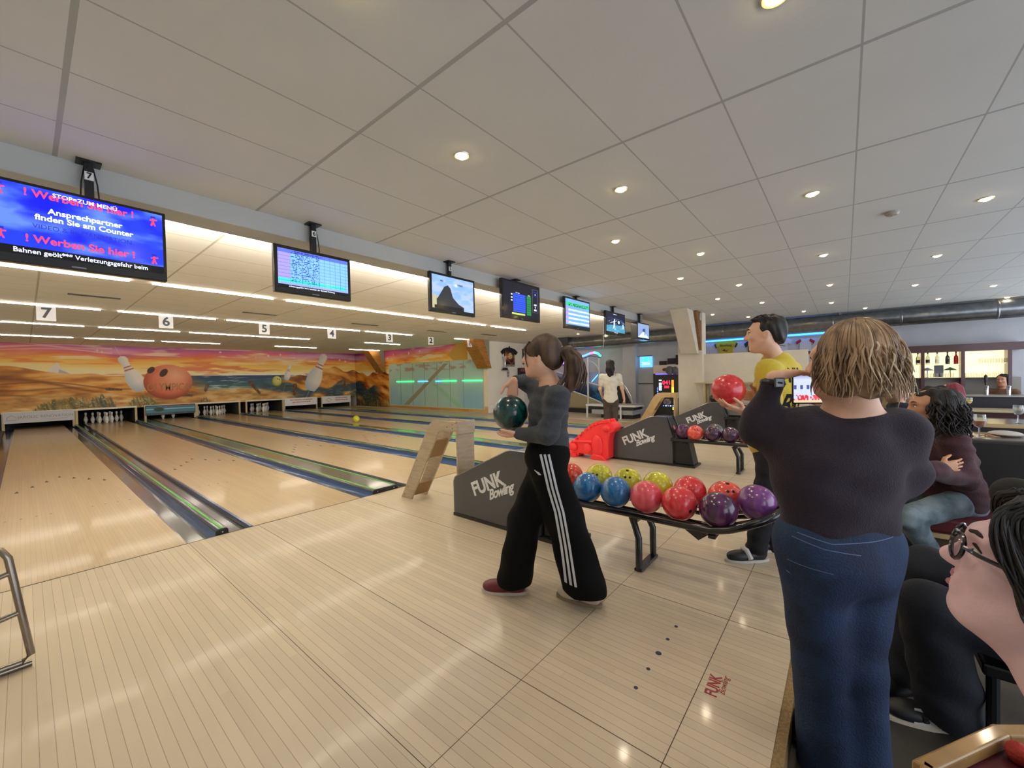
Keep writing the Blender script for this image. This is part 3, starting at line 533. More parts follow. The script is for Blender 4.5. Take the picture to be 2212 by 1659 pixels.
for n, x0, x1, z0, z1, fn, px, lb in TV:
    t = thing('hanging_screen', ((x0+x1)/2, SY, z0), lb, 'screen', 'screens hanging under the beam')
    th = .16 if n == 1 else .045; bz = .028 if n != 7 else .018; bb = .045 if n != 7 else .05
    MB().b2((x0, SY, z0), (x1, SY+th, z1)).build('casing', M_case, t, bevel=.006)
    MB().b2((x0+.14, SY+th, z0+.1), (x1-.14, SY+th+.03, z1-.08)).build('back_cover', M_case, t, bevel=.01)
    sx0, sx1, sz0, sz1 = x0+bz, x1-bz, z0+bb, z1-bz; w_, h_ = sx1-sx0, sz1-sz0
    sc = painted('screen', (sx0, SY-.001, sz0), (w_, 0, 0), (0, 0, h_), 360, 200, fn, M_scr, t)
    def tt(s, u, v, size, m, **k): text(s, size*h_, m, sc, (sx0+u*w_, SY-.0025, sz0+v*h_), R, U, 'writing', ext=.0003, **k)
    if n == 7:
        for v in (.90, .24): tt('! Werben Sie hier !', .53, v, .15, RD, bold=.0013, sx=1.0)
        tt('STOP=ZUM MENÜ', .55, .93, .085, W1, bold=.0005); tt('Ansprechpartner', .55, .68, .115, W1, bold=.0011); tt('finden Sie am Counter', .55, .57, .115, W1, bold=.0011)
        tt('VIDEO & BILDANIMATION', .54, .435, .092, NV, sx=.98); tt('Bahnen geölt*** Verletzungsgefahr beim', .54, .055, .095, W1, bold=.0004, sx=.93)
        for u, v in ((.13, .88), (.94, .86), (.13, .26), (.94, .22)):
            a = lambda du, dv: (sx0+(u+du)*w_, SY-.003, sz0+(v+dv)*h_)
            MB().tube([a(0, .05), a(0, 0), a(-.012, -.07)], .006, 6).tube([a(0, 0), a(.014, -.07)], .004, 6).tube([a(-.02, .02), a(.025, .035)], .004, 6).build('figure', RD, sc)
            MB().tube([a(-.015, .075), a(.015, .075)], .005, 6).tube([a(0, .06), a(0, .07)], .008, 8).build('hat', NV, sc)
    if n == 6: tt('erletzungsgefahr beim betreten der Bahnen! Achtung', .46, .04, .06, W1, sx=.95)
    if n == 6: tt('BAHN 6  BOWLING  START', .42, .95, .06, YB)
    if n == 5: tt('NO', .22, .84, .075, YB, bold=.001); tt('STRIKE', .66, .80, .075, YB, bold=.001)
    if n == 4:
        tt('ZURÜCK', .885, .85, .05, NV, bold=.001); tt('▲', .885, .78, .06, W1); tt('SCORE', .885, .72, .05, NV, bold=.001); tt('HELP', .885, .44, .06, W1, bold=.002); tt('+', .885, .36, .08, W1, bold=.003); tt('SPIEL', .885, .28, .06, W1, bold=.002)
        tt('Platz  Name', .38, .71, .04, W1); tt('Punkte', .7, .7, .04, W1)
    if n == 2: tt('LIVE SPORT HEUTE', .45, .95, .045, W1); tt('Sport Ticker Ergebnis', .5, .03, .05, W1)
    MB().b2((px-.02, SY+.05, z0+.2), (px+.02, SY+.085, HC-.003)).build('pole', M_blk, t)
    MB().b2((px-.055, SY+.015, HC-.012), (px+.055, SY+.105, HC-.001)).build('ceiling_plate', M_blk, t)
    if n >= 5:
        pl = MB().b2((px-.02, SY+.045, 2.60), (px+.02, SY+.0495, 2.65)).build('number_plate', mat('number_board', 'e4e2e4', .25), t); text(str(n), .05, M_blk, t, (px, SY+.044, 2.625), R, U, 'number', bold=.001)
    if n in (7, 6):
        for s in (-1, 1): MB().tube([(px+s*.02, SY+.06, 2.68), (px+s*.035, SY+.05, 2.58), (px+s*.04, SY+.04, 2.48), (px+s*.03, SY+.06, 2.42)], .004, 6).build('cable', M_blk, t)
    MB().b2(((x0+x1)/2-.03, SY-.002, z0+.012), ((x0+x1)/2+.03, SY+.001, z0+.02)).build('maker_mark', mat('mark_grey', '8a8c90', .4), t)
mb = MB().tube([(7.16, SY+.03, 2.4), (7.175, SY+.05, 2.1), (7.15, SY+.05, 1.85)], .004, 6)
single(mb, 'pull_cord', mat('cord_white', 'c8c8c8', .5), 'thin white cord hanging beside the screen with the sports player', 'cord')
# ---------------------------------------------------------------- bowling balls
def ball_mat(name, c1, c2, scale=4, dist=3, rough=.12, wave=False):
    m = bpy.data.materials.new(name); m.use_nodes = True; N = m.node_tree.nodes; L_ = m.node_tree.links; b = N['Principled BSDF']
    tc = N.new('ShaderNodeTexCoord'); n = N.new('ShaderNodeTexWave' if wave else 'ShaderNodeTexNoise'); n.inputs['Scale'].default_value = scale; n.inputs['Detail'].default_value = 5; n.inputs['Distortion'].default_value = dist
    L_.new(tc.outputs['Object'], n.inputs[0]); r = N.new('ShaderNodeValToRGB'); e = r.color_ramp.elements; e[0].position = .35; e[1].position = .68
    e[0].color = (*srgb(c1), 1); e[1].color = (*srgb(c2), 1); L_.new(n.outputs[0], r.inputs[0]); L_.new(r.outputs[0], b.inputs['Base Color'])
    b.inputs['Roughness'].default_value = rough+.12; b.inputs['Coat Weight'].default_value = .5; b.inputs['Coat Roughness'].default_value = rough; return m
BM = {'blue': ball_mat('ball_blue', '1f5f9c', '3580bd', 9, 4), 'yellow': ball_mat('ball_yellow', 'b3b01e', 'e0db3a', 11, 2), 'pink': ball_mat('ball_pink', 'd8424e', 'f0697a', 5, 2, .2), 'red': ball_mat('ball_red', 'cf2b33', 'ee5058', 7, 2), 'purple': ball_mat('ball_purple', '441c44', '5c2b58', 4, 6, wave=True), 'violet': ball_mat('ball_violet', '6c3676', '7d4488', 4, 6, wave=True),
      'orange': ball_mat('ball_orange', 'b92a18', 'e8502e', 12, 3), 'coral': ball_mat('ball_coral', 'e0453a', 'f4705c', 10, 2), 'dark': ball_mat('ball_plum', '2e1834', '5a3050', 14, 3), 'green': ball_mat('ball_green', '06262e', '0f5450', 5, 4, .1), 'grey': ball_mat('ball_grey', '3a3a40', '6a6a72', 8, 3), 'black': ball_mat('ball_black', '141416', '2a2a2e', 6, 3), 'scarlet': ball_mat('ball_scarlet', 'c01f2c', 'e04548', 14, 2, .15)}
M_hole = mat('finger_hole', '080808', .6)
def ball(loc, col, label, group=None, holes=None, r=.108, rot=None):
    t = thing('bowling_ball', loc, label, 'bowling ball', group); t.rotation_euler = rot or (random.random()*3, random.random()*3, random.random()*6)
    me = MB().sph((0, 0, 0), r, 48, 28).mesh('ball'); o = link('shell', me, BM[col], t, True)
    h = np.array(holes if holes is not None else (.3, .2, -.93), float); h /= np.linalg.norm(h)
    if holes is not None: t.rotation_euler = (0, 0, 0)
    x = np.cross(h, [0, 0, 1.]); x /= np.linalg.norm(x); y = np.cross(h, x)
    for a, b, q in ((-.017, .012, .0105), (.017, .012, .0105), (0, -.055, .013)):
        p = h*r+x*a+y*b; p = p/np.linalg.norm(p)*(r+.0006); nrm = p/np.linalg.norm(p)
        m_ = MB().lathe([(0, 0), (q*.8, 0), (q, -.002)], p, 16, nrm); o = link('finger_hole', m_.mesh('hole'), M_hole, t, True)
    return t
GB = 'bowling balls on the near rack'
ball((2.86, 1.76, .50), 'orange', 'red orange bowling ball on the near rack behind the walking woman, mostly hidden', GB)
ball((2.67, 1.49, .492), 'blue', 'blue bowling ball on the near rack, left of the two blue ones', GB)
ball((2.68, 1.27, .492), 'blue', 'blue bowling ball on the near rack, right of the two blue ones', GB)
ball((2.69, 1.05, .492), 'pink', 'pink red bowling ball right of the blue balls on the near rack', GB)
ball((2.68, .83, .492), 'red', 'bright red bowling ball in the front row, left of the dark purple one', GB)
ball((2.68, .60, .492), 'purple', 'dark purple swirled bowling ball at the front of the near rack', GB)
ball((2.84, .42, .53), 'violet', 'light violet bowling ball at the right end of the near rack', GB)
ball((2.93, 1.53, .507), 'yellow', 'leftmost yellow bowling ball on the near rack', GB)
ball((2.93, 1.29, .507), 'yellow', 'middle yellow bowling ball with two finger holes showing', GB, holes=(-.62, -.28, .55))
ball((2.93, 1.06, .507), 'yellow', 'rightmost yellow bowling ball on the near rack', GB)
ball((2.93, .835, .507), 'red', 'red bowling ball in the back row, right of the yellow ones', GB)
ball((2.925, .61, .507), 'coral', 'orange red bowling ball with finger holes, back row above the purple one', GB, holes=(-.55, -.35, .62))
GC = 'bowling balls on the middle rack'
for y, x, c, lb, h in ((1.80, 6.03, 'purple', 'dark plum bowling ball at the left end of the middle rack', None), (1.62, 5.98, 'coral', 'coral bowling ball with finger holes on the middle rack', (-.7, -.3, .6)), (1.395, 5.98, 'dark', 'mottled plum bowling ball right of the coral one on the middle rack', None), (1.18, 5.98, 'dark', 'dark plum bowling ball in front of the far machine, middle rack', None), (.965, 6.0, 'red', 'red bowling ball on the middle rack, half hidden by the yellow shirt', None), (1.42, 6.21, 'grey', 'grey speckled bowling ball behind the mottled plum one', None), (2.03, 6.08, 'red', 'red bowling ball coming out of the middle machine opening', None)):
    ball((x, y, .50 if x > 6.1 or y > 2 else .492), c, lb, GC, h)
ball((6.62, 11.85, .108), 'yellow', 'yellow bowling ball rolling far down lane 3', rot=(1, 2, 0))
# ---------------------------------------------------------------- ball return machines
M_side2 = mat('machine_grey', '45474c', .32, coat=.35, noise=.06, nscale=30); M_top = mat('machine_top', '57585c', .25, coat=.5); M_rack = mat('rack_black', '141517', .22, coat=.4); M_logo = mat('logo_white', 'e4e6ea', .5); M_edge = mat('edge_metal', '9aa0a8', .2, .8)
def logo(t, x, yc, zc, s, m, ang=.42):
    """two-line logo on a side facing -X; baseline runs towards -Y and climbs"""
    c, s_ = math.cos(ang), math.sin(ang); r = (0, -c, s_); u = (0, s_, c)
    P = np.array([x, yc, zc]); r_ = np.array(r); u_ = np.array(u)
    text('FUNK', .17*s, m, t, P+u_*.03*s-r_*.05*s, r, u, 'logo_upper', bold=.006*s, sx=.92)
    text('Bowling', .118*s, m, t, P-u_*.068*s+r_*.075*s, r, u, 'logo_lower', bold=.0035*s, shear=.5, sx=.95, space=.86)
def machine(x, lb, k):
    t = thing('ball_return', (x+.15, 2.3, 0), lb, 'ball return machine', 'ball return machines'); w_ = .31
    pr = [(2.93, .03), (2.93, .33), (2.91, .375), (2.26, .685), (2.20, .70), (2.0, .70), (1.92, .44), (1.92, .03)]
    n = 7
    for s, a, b in (('side_panel', x, x+.03), ('side_panel', x+w_-.03, x+w_)): MB().prism(pr, 0, a, b).build(s, M_side2, t, bevel=.004)
    ins = [(2.925, .03), (2.925, .33), (2.905, .368), (2.26, .678), (2.20, .692), (2.005, .692), (1.93, .44), (1.93, .03)]
    MB().prism(ins, 0, x+.03, x+w_-.03).build('hood', M_top, t)
    MB().tube([(x+.002, 2.93, .04), (x+.002, 2.932, .33), (x+.002, 2.912, .377), (x+.002, 2.26, .688), (x+.002, 2.20, .703), (x+.002, 2.02, .703)], .005, 8).build('edge_trim', M_edge, t)
    MB().b2((x-.004, 1.62, 0), (x+w_+.004, 2.94, .03)).build('plinth', M_blk, t)
    MB().prism([(1.90, .03), (1.90, .40), (1.72, .40), (1.64, .03)], 0, x+.04, x+w_-.04).build('lift_housing', M_blk, t, bevel=.01)
    MB().tube([(x+.02, 2.0, .70), (x+.02, 1.90, .44)], .016, 8).tube([(x+w_-.02, 2.0, .70), (x+w_-.02, 1.90, .44)], .016, 8).build('mouth_rail', M_rack, t)
    MB().lathe([(.125, 0), (.118, .006), (0, .006)], (x+w_/2, 1.957, .575), 28, (0, -.93, .36)).build('mouth', M_hole, t)
    logo(t, x-.0012, 2.43, .36, 1.0, M_logo)
    return t
def rack(x, lb):
    t = thing('ball_rack', (x+.15, 1.1, 0), lb, 'ball rack', 'ball racks')
    a, b = x-.03, x+.41
    for nm_, off, zz in (('outer_rail', 0, .385), ('inner_rail', .13, .372)):
        L_ = [(a+off, y, zz) for y in (1.93, 1.5, 1.0, .62)]; cx_ = (a+b)/2; rr = (b-a)/2-off
        for k in range(0, 13):
            th = math.pi*k/12; y = .62-math.sin(th)*(.34-off*.9); L_.append((cx_-rr*math.cos(th), y, zz+.13*math.sin(th)**1.3 if off == 0 else zz+.07*math.sin(th)))
        L_ += [(b-off, y, zz+.012) for y in (1.0, 1.5, 1.93)]
        MB().tube(L_, .024 if off == 0 else .013, 10).build(nm_, M_rack, t, smooth=True)
    mb = MB()
    for y in (1.75, 1.1, .62): MB().b2((a, y-.02, .335), (b, y+.02, .355)).build('cross_bar', M_rack, t)
    for yy in (1.08,):
        for s, xx in ((-1, a+.02), (1, b-.16)):
            MB().tube([(xx+.03*(s < 0), yy+.06, .35), (xx+.03*(s < 0), yy+.04, .30), (xx, yy, .22), (xx, yy, .0)], .023, 10).build('leg', M_rack, t, smooth=True)
        MB().b2((a, yy-.028, 0), (b-.13, yy+.028, .02)).build('foot', M_rack, t, bevel=.006)
    MB().prism([(.80, .365), (.62, .365), (.70, .30)], 0, a+.02, a+.06).build('bracket', M_rack, t)
    return t
M1 = machine(2.63, 'nearest dark grey ball return machine with white logo, behind the walking woman', 0); machine(5.93, 'middle dark grey ball return machine with white logo beside the red dinosaur', 1); machine(9.23, 'farthest dark grey ball return machine, in front of the white pillar', 2)
rack(2.63, 'nearest black tube ball rack carrying blue, yellow, red and purple balls'); rack(5.93, 'middle black tube ball rack behind the man in yellow'); rack(9.23, 'farthest black tube ball rack, mostly hidden')
# ---------------------------------------------------------------- plywood ball ramps
M_ply = mat('plywood', 'b3a48e', .6, col2='a69680', nscale=6, stretch=(1, 1, 8)); M_ply2 = mat('plywood_light', 'c7a978', .5, noise=.12); M_plye = mat('ply_edge', '8d6c42', .6)
def ramp(x, m, lb):
    t = thing('ball_ramp', (x+.12, 3.4, 0), lb, 'ball ramp', 'plywood ball ramps')
    out = [(3.88, 0), (3.40, .80), (3.35, .86), (3.28, .90), (2.95, .90), (2.95, .80), (3.15, .80), (3.22, .78), (3.70, 0)]
    for nm_, xx in (('side_board', x), ('side_board', x+.20)): MB().prism(out, 0, xx, xx+.022).build(nm_, m, t, bevel=.002)
    MB().prism([(3.31, .69), (3.42, .50), (3.40, .49), (3.29, .68)], 0, x+.022, x+.20).build('cross_board', M_plye, t)
    MB().prism([(3.60, .20), (3.68, .06), (3.66, .05), (3.58, .19)], 0, x+.022, x+.20).build('cross_board', M_plye, t)
    MB().b2((x-.005, 2.925, 0), (x+.225, 2.948, .88)).build('post_board', m, t, bevel=.002)
    MB().b2((x-.005, 2.91, .78), (x+.225, 2.925, .905)).build('head_board', m, t, bevel=.002)
    mb = MB(); [mb.cyl((x-.002, y, z), (x, y, z), .006, n=8) for y, z in ((3.0, .87), (3.0, .83), (3.08, .84), (3.5, .58), (3.58, .45), (3.75, .13), (3.82, .04))]; mb.build('screw', M_dark, t)
    return t
ramp(2.69, M_ply, 'grey plywood ball ramp frame behind the nearest ball return machine'); ramp(9.22, M_ply2, 'yellowish plywood ball ramp frame in front of the white pillar')
# steel ramp at the left edge
t = thing('steel_ramp_stand', (-.1, 2.99, 0), 'bent steel tube stand at the lower left edge of the picture', 'ball ramp'); M_st = mat('brushed_steel', '8c8378', .25, .9)
for nm_, pts, r in (('frame_tube', [(-.45, 2.99, .04), (-.04, 2.99, .035), (-.012, 2.99, .06), (-.068, 2.99, .54), (-.09, 3.0, .58), (-.13, 3.03, .585), (-.45, 3.05, .45)], .014), ('rung', [(-.45, 2.99, .37), (-.055, 2.99, .47)], .012), ('rung', [(-.45, 2.99, .19), (-.035, 2.99, .275)], .012), ('foot_bar', [(-.45, 3.0, .014), (-.01, 3.0, .014)], .014)):
    MB().tube(pts, r, 12).build(nm_, M_st, t, smooth=True)
# ---------------------------------------------------------------- posters and things on the pillar face at the lane end
PY = 10.39; RU = ((1, 0, 0), (0, 0, 1))
t = thing('shirt_display', (12.42, PY, 1.75), 'black sports shirt with a dartboard picture hung on the white pillar', 'shirt')
MB().prism([(12.12, 1.76), (12.75, 1.76), (12.74, 2.28), (12.83, 2.22), (12.97, 2.33), (12.78, 2.46), (12.55, 2.51), (12.43, 2.49), (12.30, 2.51), (12.08, 2.46), (11.90, 2.33), (12.02, 2.22), (12.12, 2.28)], 1, PY-.03, PY).build('cloth', mat('black_cloth', '17161a', .8), t, bevel=.008)
MB().prism([(12.38, 2.46), (12.43, 2.57), (12.5, 2.46)], 1, PY-.04, PY).build('collar', M_blk, t)
painted('print', (12.14, PY-.031, 1.78), (.59, 0, 0), (0, 0, .6), 70, 70, lambda u, v: lay(lay(lay(lay(tile(u, '1c1512'), np.clip(1-np.abs(v-.62)*2.2-u*.5, 0, 1), 'e8862a'), soft(.22-np.hypot((u-.55)*1., (v-.66)*1.), .02)*(np.sin(np.arctan2(v-.66, u-.55)*10) > 0), 'e9d9a0'), soft(.07-np.abs(v-.30-.15*np.sin(u*7)), .05)*.8, 'b03a24'), (np.abs(v-.05) < .035)*(np.sin(u*70) > -.3)*1., 'cfc9bd'), mat('shirt_print', 'ffffff', .7, attr='paint'), t)
t = thing('trophy', (12.03, PY-.12, 1.66), 'tall silver trophy cup on a black base in front of the black shirt', 'trophy')
MB().b2((11.95, PY-.18, 1.62), (12.12, PY-.06, 1.70)).build('base', M_blk, t)
MB().lathe([(.05, 0), (.035, .05), (.03, .25), (.04, .30), (.075, .36), (.085, .44), (.07, .45), (.02, .40)], (12.03, PY-.12, 1.70), 20).build('cup', mat('silver', 'd6d6da', .25, .8), t, smooth=True)
MB().tube([(11.96, PY-.12, 2.12), (11.93, PY-.12, 2.2), (11.95, PY-.12, 2.26)], .008, 6).build('handle', mat('silver', 'd6d6da', .25, .8), t)
MB().b2((11.93, PY-.2, 1.60), (12.14, PY, 1.62)).build('shelf', M_blk, t)
t = thing('notice_card', (12.34, PY, 1.32), 'small grey card with dark print below the trophy', 'notice'); MB().b2((12.28, PY-.004, 1.33), (12.41, PY, 1.60)).build('card', mat('card_grey', 'a8a4a4', .6), t)
text('BAR', .09, M_blk, t, (12.345, PY-.006, 1.50), *RU); text('OPEN', .05, M_blk, t, (12.345, PY-.006, 1.40), *RU)
t = thing('dart_machine', (13.1, PY-.2, 1.0), 'black electronic dartboard cabinet on the white pillar behind the woman', 'dart machine')
MB().b2((12.95, PY-.12, .95), (13.38, PY, 1.70)).build('cabinet', M_blk, t, bevel=.01); MB().lathe([(.16, 0), (.17, .01), (0, .012)], (13.17, PY-.125, 1.3), 28, (0, -1, 0)).build('dartboard', mat('board_dark', '3a3436', .6), t)
MB().b2((13.0, PY-.124, 1.55), (13.33, PY-.12, 1.66)).build('display', em('glow_dimred', '4a1a1e', .6), t)
single(MB().b2((13.30, PY-.02, 1.85), (13.39, PY, 2.5)), 'picture_frame', M_blk, 'narrow dark picture frame above the dartboard cabinet', 'picture')
t = thing('wall_socket', (11.3, PY, .2), 'pair of white wall sockets low on the white pillar', 'socket')
for x in (11.27, 11.4): MB().b2((x, PY-.012, .17), (x+.09, PY, .26)).build('plate', mat('socket_white', 'e9e6dc', .3), t, bevel=.004)
# ---------------------------------------------------------------- games corner by the end wall
t = thing('railing', (13.0, 7.4, 0), 'white steel railing with curved arm and brown infill panel along the end wall', 'railing'); WP = mat('white_steel', 'd9d9d6', .4)
mb = lambda p, r=.028: MB().tube([(13.0, y, z) for y, z in p], r, 8)
mb([(8.21, .15), (8.21, 1.1)]).build('post', WP, t); mb([(7.17, .15), (7.17, 2.02)], .035).build('post', WP, t); mb([(6.72, .8), (6.72, 1.95)], .02).build('post', WP, t)
mb([(8.22, 1.07), (7.17, 1.07)], .022).build('rail', WP, t); mb([(8.5, 1.50), (7.17, 1.08), (6.3, .86)], .024).build('rail', WP, t)
mb([(8.21, .88), (7.17, .56), (6.7, .38), (6.5, .25)], .022).build('rail', WP, t); mb([(7.17, 1.86), (6.95, 1.80), (6.8, 1.66), (6.72, 1.48)], .018).build('curved_arm', WP, t)
MB().prism([(8.21, .15), (8.21, .86), (7.17, .55), (6.62, .34), (6.55, .15)], 0, 12.99, 13.01).build('infill_panel', mat('tan_panel', 'a39476', .7, noise=.15, nscale=30), t)
t = thing('game_wall', (13.3, 7.6, .0), 'blue patterned game panel with neon tubes behind the white railing', 'game machine')
MB().b2((13.25, 6.4, .0), (13.38, 8.9, .15)).build('base', M_blk, t)
painted('panel', (13.24, 9.0, .15), (0, -2.6, 0), (0, 0, 1.3), 160, 80, lambda u, v: lay(lay(tile(u, '12304f'), np.clip((fbm(u*16, v*12)-.5)*6, 0, 1), '1f6a96'), np.clip((v-.75+.55*(u-.3))*9, 0, 1), '9a9cc4'), mat('panel_paint', 'ffffff', .5, attr='paint'), t)
nn = [em('neon_violet', '9a5cff', 3), em('neon_pink', 'ff5c9a', 3), em('neon_mint', '4affc0', 3), em('neon_blue', '4c7cff', 3), em('neon_green', '30f0a0', 3)]
pts = [(8.2, 1.80), (7.85, 1.90), (7.6, 1.96), (7.3, 2.03), (7.0, 2.12), (6.85, 2.14), (6.7, 2.10), (6.6, 2.0)]
for i in range(7): MB().tube([(12.9, *pts[i]), (12.9, *pts[i+1])], .035, 8).build('neon_tube', nn[(0, 1, 2, 3, 1, 2, 4)[i]], t)
MB().tube([(12.93, 8.2, 1.72), (12.93, 7.0, 2.03), (12.93, 6.62, 1.95)], .012, 6).build('neon_carrier', mat('maroon', '5a2430', .5), t)
MB().tube([(13.1, 7.97, 1.38), (13.1, 7.97, 1.60), (13.1, 7.78, 1.60), (13.1, 7.78, 1.38)], .016, 6, closed=True).build('neon_square', em('neon_cyan', '46d8ff', 3), t)
MB().b2((13.1, 7.85, 1.66), (13.14, 8.1, 1.76)).build('lamp_red', em('neon_red', 'ff4058', 2.5), t); MB().b2((13.1, 7.72, 1.55), (13.14, 7.79, 1.74)).build('lamp_pink', nn[1], t)
MB().tube([(13.1, 7.07, 1.10), (13.1, 6.82, 1.35)], .012, 6).build('neon_stick', em('neon_cyan', '46d8ff', 3), t)
t = thing('blank_plinth', (12.6, 7.6, 0), 'long black plinth along the floor under the white railing', 'plinth'); MB().b2((12.7, 6.5, 0), (13.2, 8.6, .14)).build('body', M_blk, t)
t = thing('games_table', (11.6, 5.6, 0), 'white and grey games table the person in the white shirt stands behind', 'games table')
MB().b2((11.4, 4.75, .36), (12.1, 6.38, .42)).build('table_top', mat('table_white', 'd6d8d8', .4), t); MB().b2((11.42, 4.8, .27), (12.08, 6.3, .36)).build('apron', mat('apron_black', '1f2022', .4), t)
MB().b2((11.45, 4.85, .12), (12.05, 6.2, .27)).build('panel', mat('panel_grey', '9a9da0', .4), t); MB().b2((11.5, 4.85, .0), (12.05, 5.9, .12)).build('base', M_blk, t)
for y in (6.33, 5.2): MB().b2((11.38, y-.02, 0), (11.42, y+.02, .36)).build('leg', mat('table_white', 'd6d8d8', .4), t)
MB().cyl((11.5, 4.5, .44), (11.5, 6.2, .46), .015, n=8).build('cue', mat('cue_grey', '8a8278', .4), t)
t = thing('pinball_head', (12.5, 5.6, .4), 'dark arched game head standing on the games table behind the white shirt', 'game machine')
MB().prism([(5.95, .42), (5.95, 1.05), (5.6, 1.05), (5.3, .42)], 0, 12.3, 12.4).build('screen_box', M_blk, t); MB().tube([(12.28, 5.62, 1.06), (12.28, 5.42, .95), (12.28, 5.25, .65), (12.28, 5.2, .43)], .014, 8).build('arch_rim', mat('rim_white', 'd8d8da', .3, .5), t)
MB().b2((12.2, 5.3, -.0), (12.4, 5.9, .42)).build('stand', M_blk, t)
t = thing('glow_sign', (13.35, 5.15, 1.58), 'small glowing cyan sign on the end wall', 'sign'); MB().b2((13.36, 4.95, 1.57), (13.39, 5.37, 1.93)).build('panel', em('sign_blue', '5aa8f0', 1.3), t); MB().lathe([(.08, 0), (0, .002)], (13.355, 5.16, 1.83), 20, (-1, 0, 0)).build('blob', em('sign_cyan', '30f0d8', 1.6), t)
for z, w_ in ((1.73, .3), (1.69, .26), (1.65, .28)): MB().b2((13.352, 5.16-w_/2, z), (13.356, 5.16+w_/2, z+.012)).build('text_line', em('sign_white', 'e0f6ff', 1.4), t)
MB().b2((13.34, 4.95, 1.94), (13.39, 5.45, 1.955)).build('top_bar', M_blk, t)
t = thing('gear_emblem', (13.38, 5.75, 1.3), 'round black gear emblem with a line of script on the end wall', 'wall emblem')
mb = MB()
for k in range(9): a = 2*math.pi*k/9; mb.b2((13.385, 5.75+math.cos(a)*.115-.03, 1.42+math.sin(a)*.115-.03), (13.395, 5.75+math.cos(a)*.115+.03, 1.42+math.sin(a)*.115+.03))
for r in (.135, .10): mb.tube([(13.388, 5.75+math.cos(2*math.pi*k/24)*r, 1.42+math.sin(2*math.pi*k/24)*r) for k in range(24)], .012, 6, closed=True)
mb.build('ring', M_blk, t); MB().tube([(13.388, 5.75+math.cos(2*math.pi*k/16)*.04, 1.42+math.sin(2*math.pi*k/16)*.04) for k in range(16)], .014, 6, closed=True).build('hub', M_blk, t)
text('Bowlingbahn', .06, M_blk, t, (13.388, 5.75, 1.255), (0, -1, 0), (0, 0, 1), shear=.3)
struct('trim_4', MB().b2((13.16, 5.45, -.05), (13.4, 5.9, HC)), mat('grey_wall_paint', 'bfc0c6'))
struct('trim_5', MB().b2((13.37, 3.0, 1.0), (13.40, 5.45, 1.03)), M_slot)
for i, (y0, y1, z0, z1) in enumerate(((4.72, 4.48, 1.61, 1.75), (4.45, 4.20, 1.65, 1.83), (4.19, 4.0, 1.62, 1.93))):
    single(MB().b2((13.37, y1, z0), (13.40, y0, z1)), 'wall_speaker', mat('dark_brown', '2a2320', .6), 'dark box on the wall above the arcade machine, %s of three' % ('leftmost', 'middle', 'rightmost and tallest')[i], 'wall box', 'dark boxes above the arcade machine')
t = thing('arcade_machine', (12.6, 4.2, 0), 'tall strength testing machine with red digits and blue lights', 'arcade machine')
X0 = 12.4
MB().b2((X0+.02, 3.80, 0), (X0+.6, 4.58, 1.36)).build('cabinet', M_blk, t, bevel=.01); MB().b2((X0+.0, 3.84, 1.34), (X0+.5, 4.56, 1.60)).build('header', mat('header_cream', 'd8cfc8', .4), t); MB().b2((X0-.004, 3.84, 1.31), (X0, 4.5, 1.345)).build('violet_light', em('violet_led', '5a48e8', 2), t)
MB().sph((X0-.12, 4.03, 1.43), (.12, .12, .13)).sph((X0-.10, 3.88, 1.42), (.11, .10, .12)).build('boxing_glove', mat('glove_grey', '5c5e62', .5, bump=.4, bscale=30), t, smooth=True)
MB().sph((X0-.006, 4.20, 1.46), (.01, .09, .05)).build('glove_print', mat('brown_print', '6a3c24', .6), t)
DG = em('digit_red', 'ff2040', 3)
text('041', .17, DG, t, (X0+.015, 4.17, 1.06), (0, -1, 0), (0, 0, 1), 'digits', bold=.003); text('500', .10, DG, t, (X0+.015, 4.17, .93), (0, -1, 0), (0, 0, 1), 'digits', bold=.002)
MB().b2((X0+.01, 3.96, .93), (X0+.018, 4.02, 1.14)).build('bar_light', em('bar_orange', 'ff6a20', 2.5), t); MB().b2((X0+.01, 3.96, .76), (X0+.018, 4.02, .93)).build('bar_light', em('bar_amber', 'ffc030', 2.5), t)
LB, LW_ = em('led_blue', '4470ff', 3), em('led_white', 'd0e8ff', 2.6)
for k, z in enumerate((1.12, 1.03, .98, .93, .88, .83)): MB().b2((X0+.01, 4.32, z), (X0+.018, 4.40, z+.03)).build('white_lamp', LW_, t)
for k in range(4): MB().b2((X0+.01, 4.43, .72+k*.055), (X0+.018, 4.46, .745+k*.055)).build('blue_lamp', LB, t)
for z in (.62, .35):
    for k in range(6): MB().b2((X0+.01, 3.9+k*.07, z), (X0+.018, 3.935+k*.07, z+.025)).build('blue_lamp', LB if k % 2 else LW_, t)
MB().sph((X0+.0, 4.15, .48), (.04, .12, .10)).build('toy_prize', mat('toy_grey', '8f8790', .7, col2='5a4c55', nscale=14), t, smooth=True); MB().b2((X0+.01, 3.93, .24), (X0+.018, 4.0, .33)).build('yellow_label', em('label_yellow', 'e8e850', 1), t)
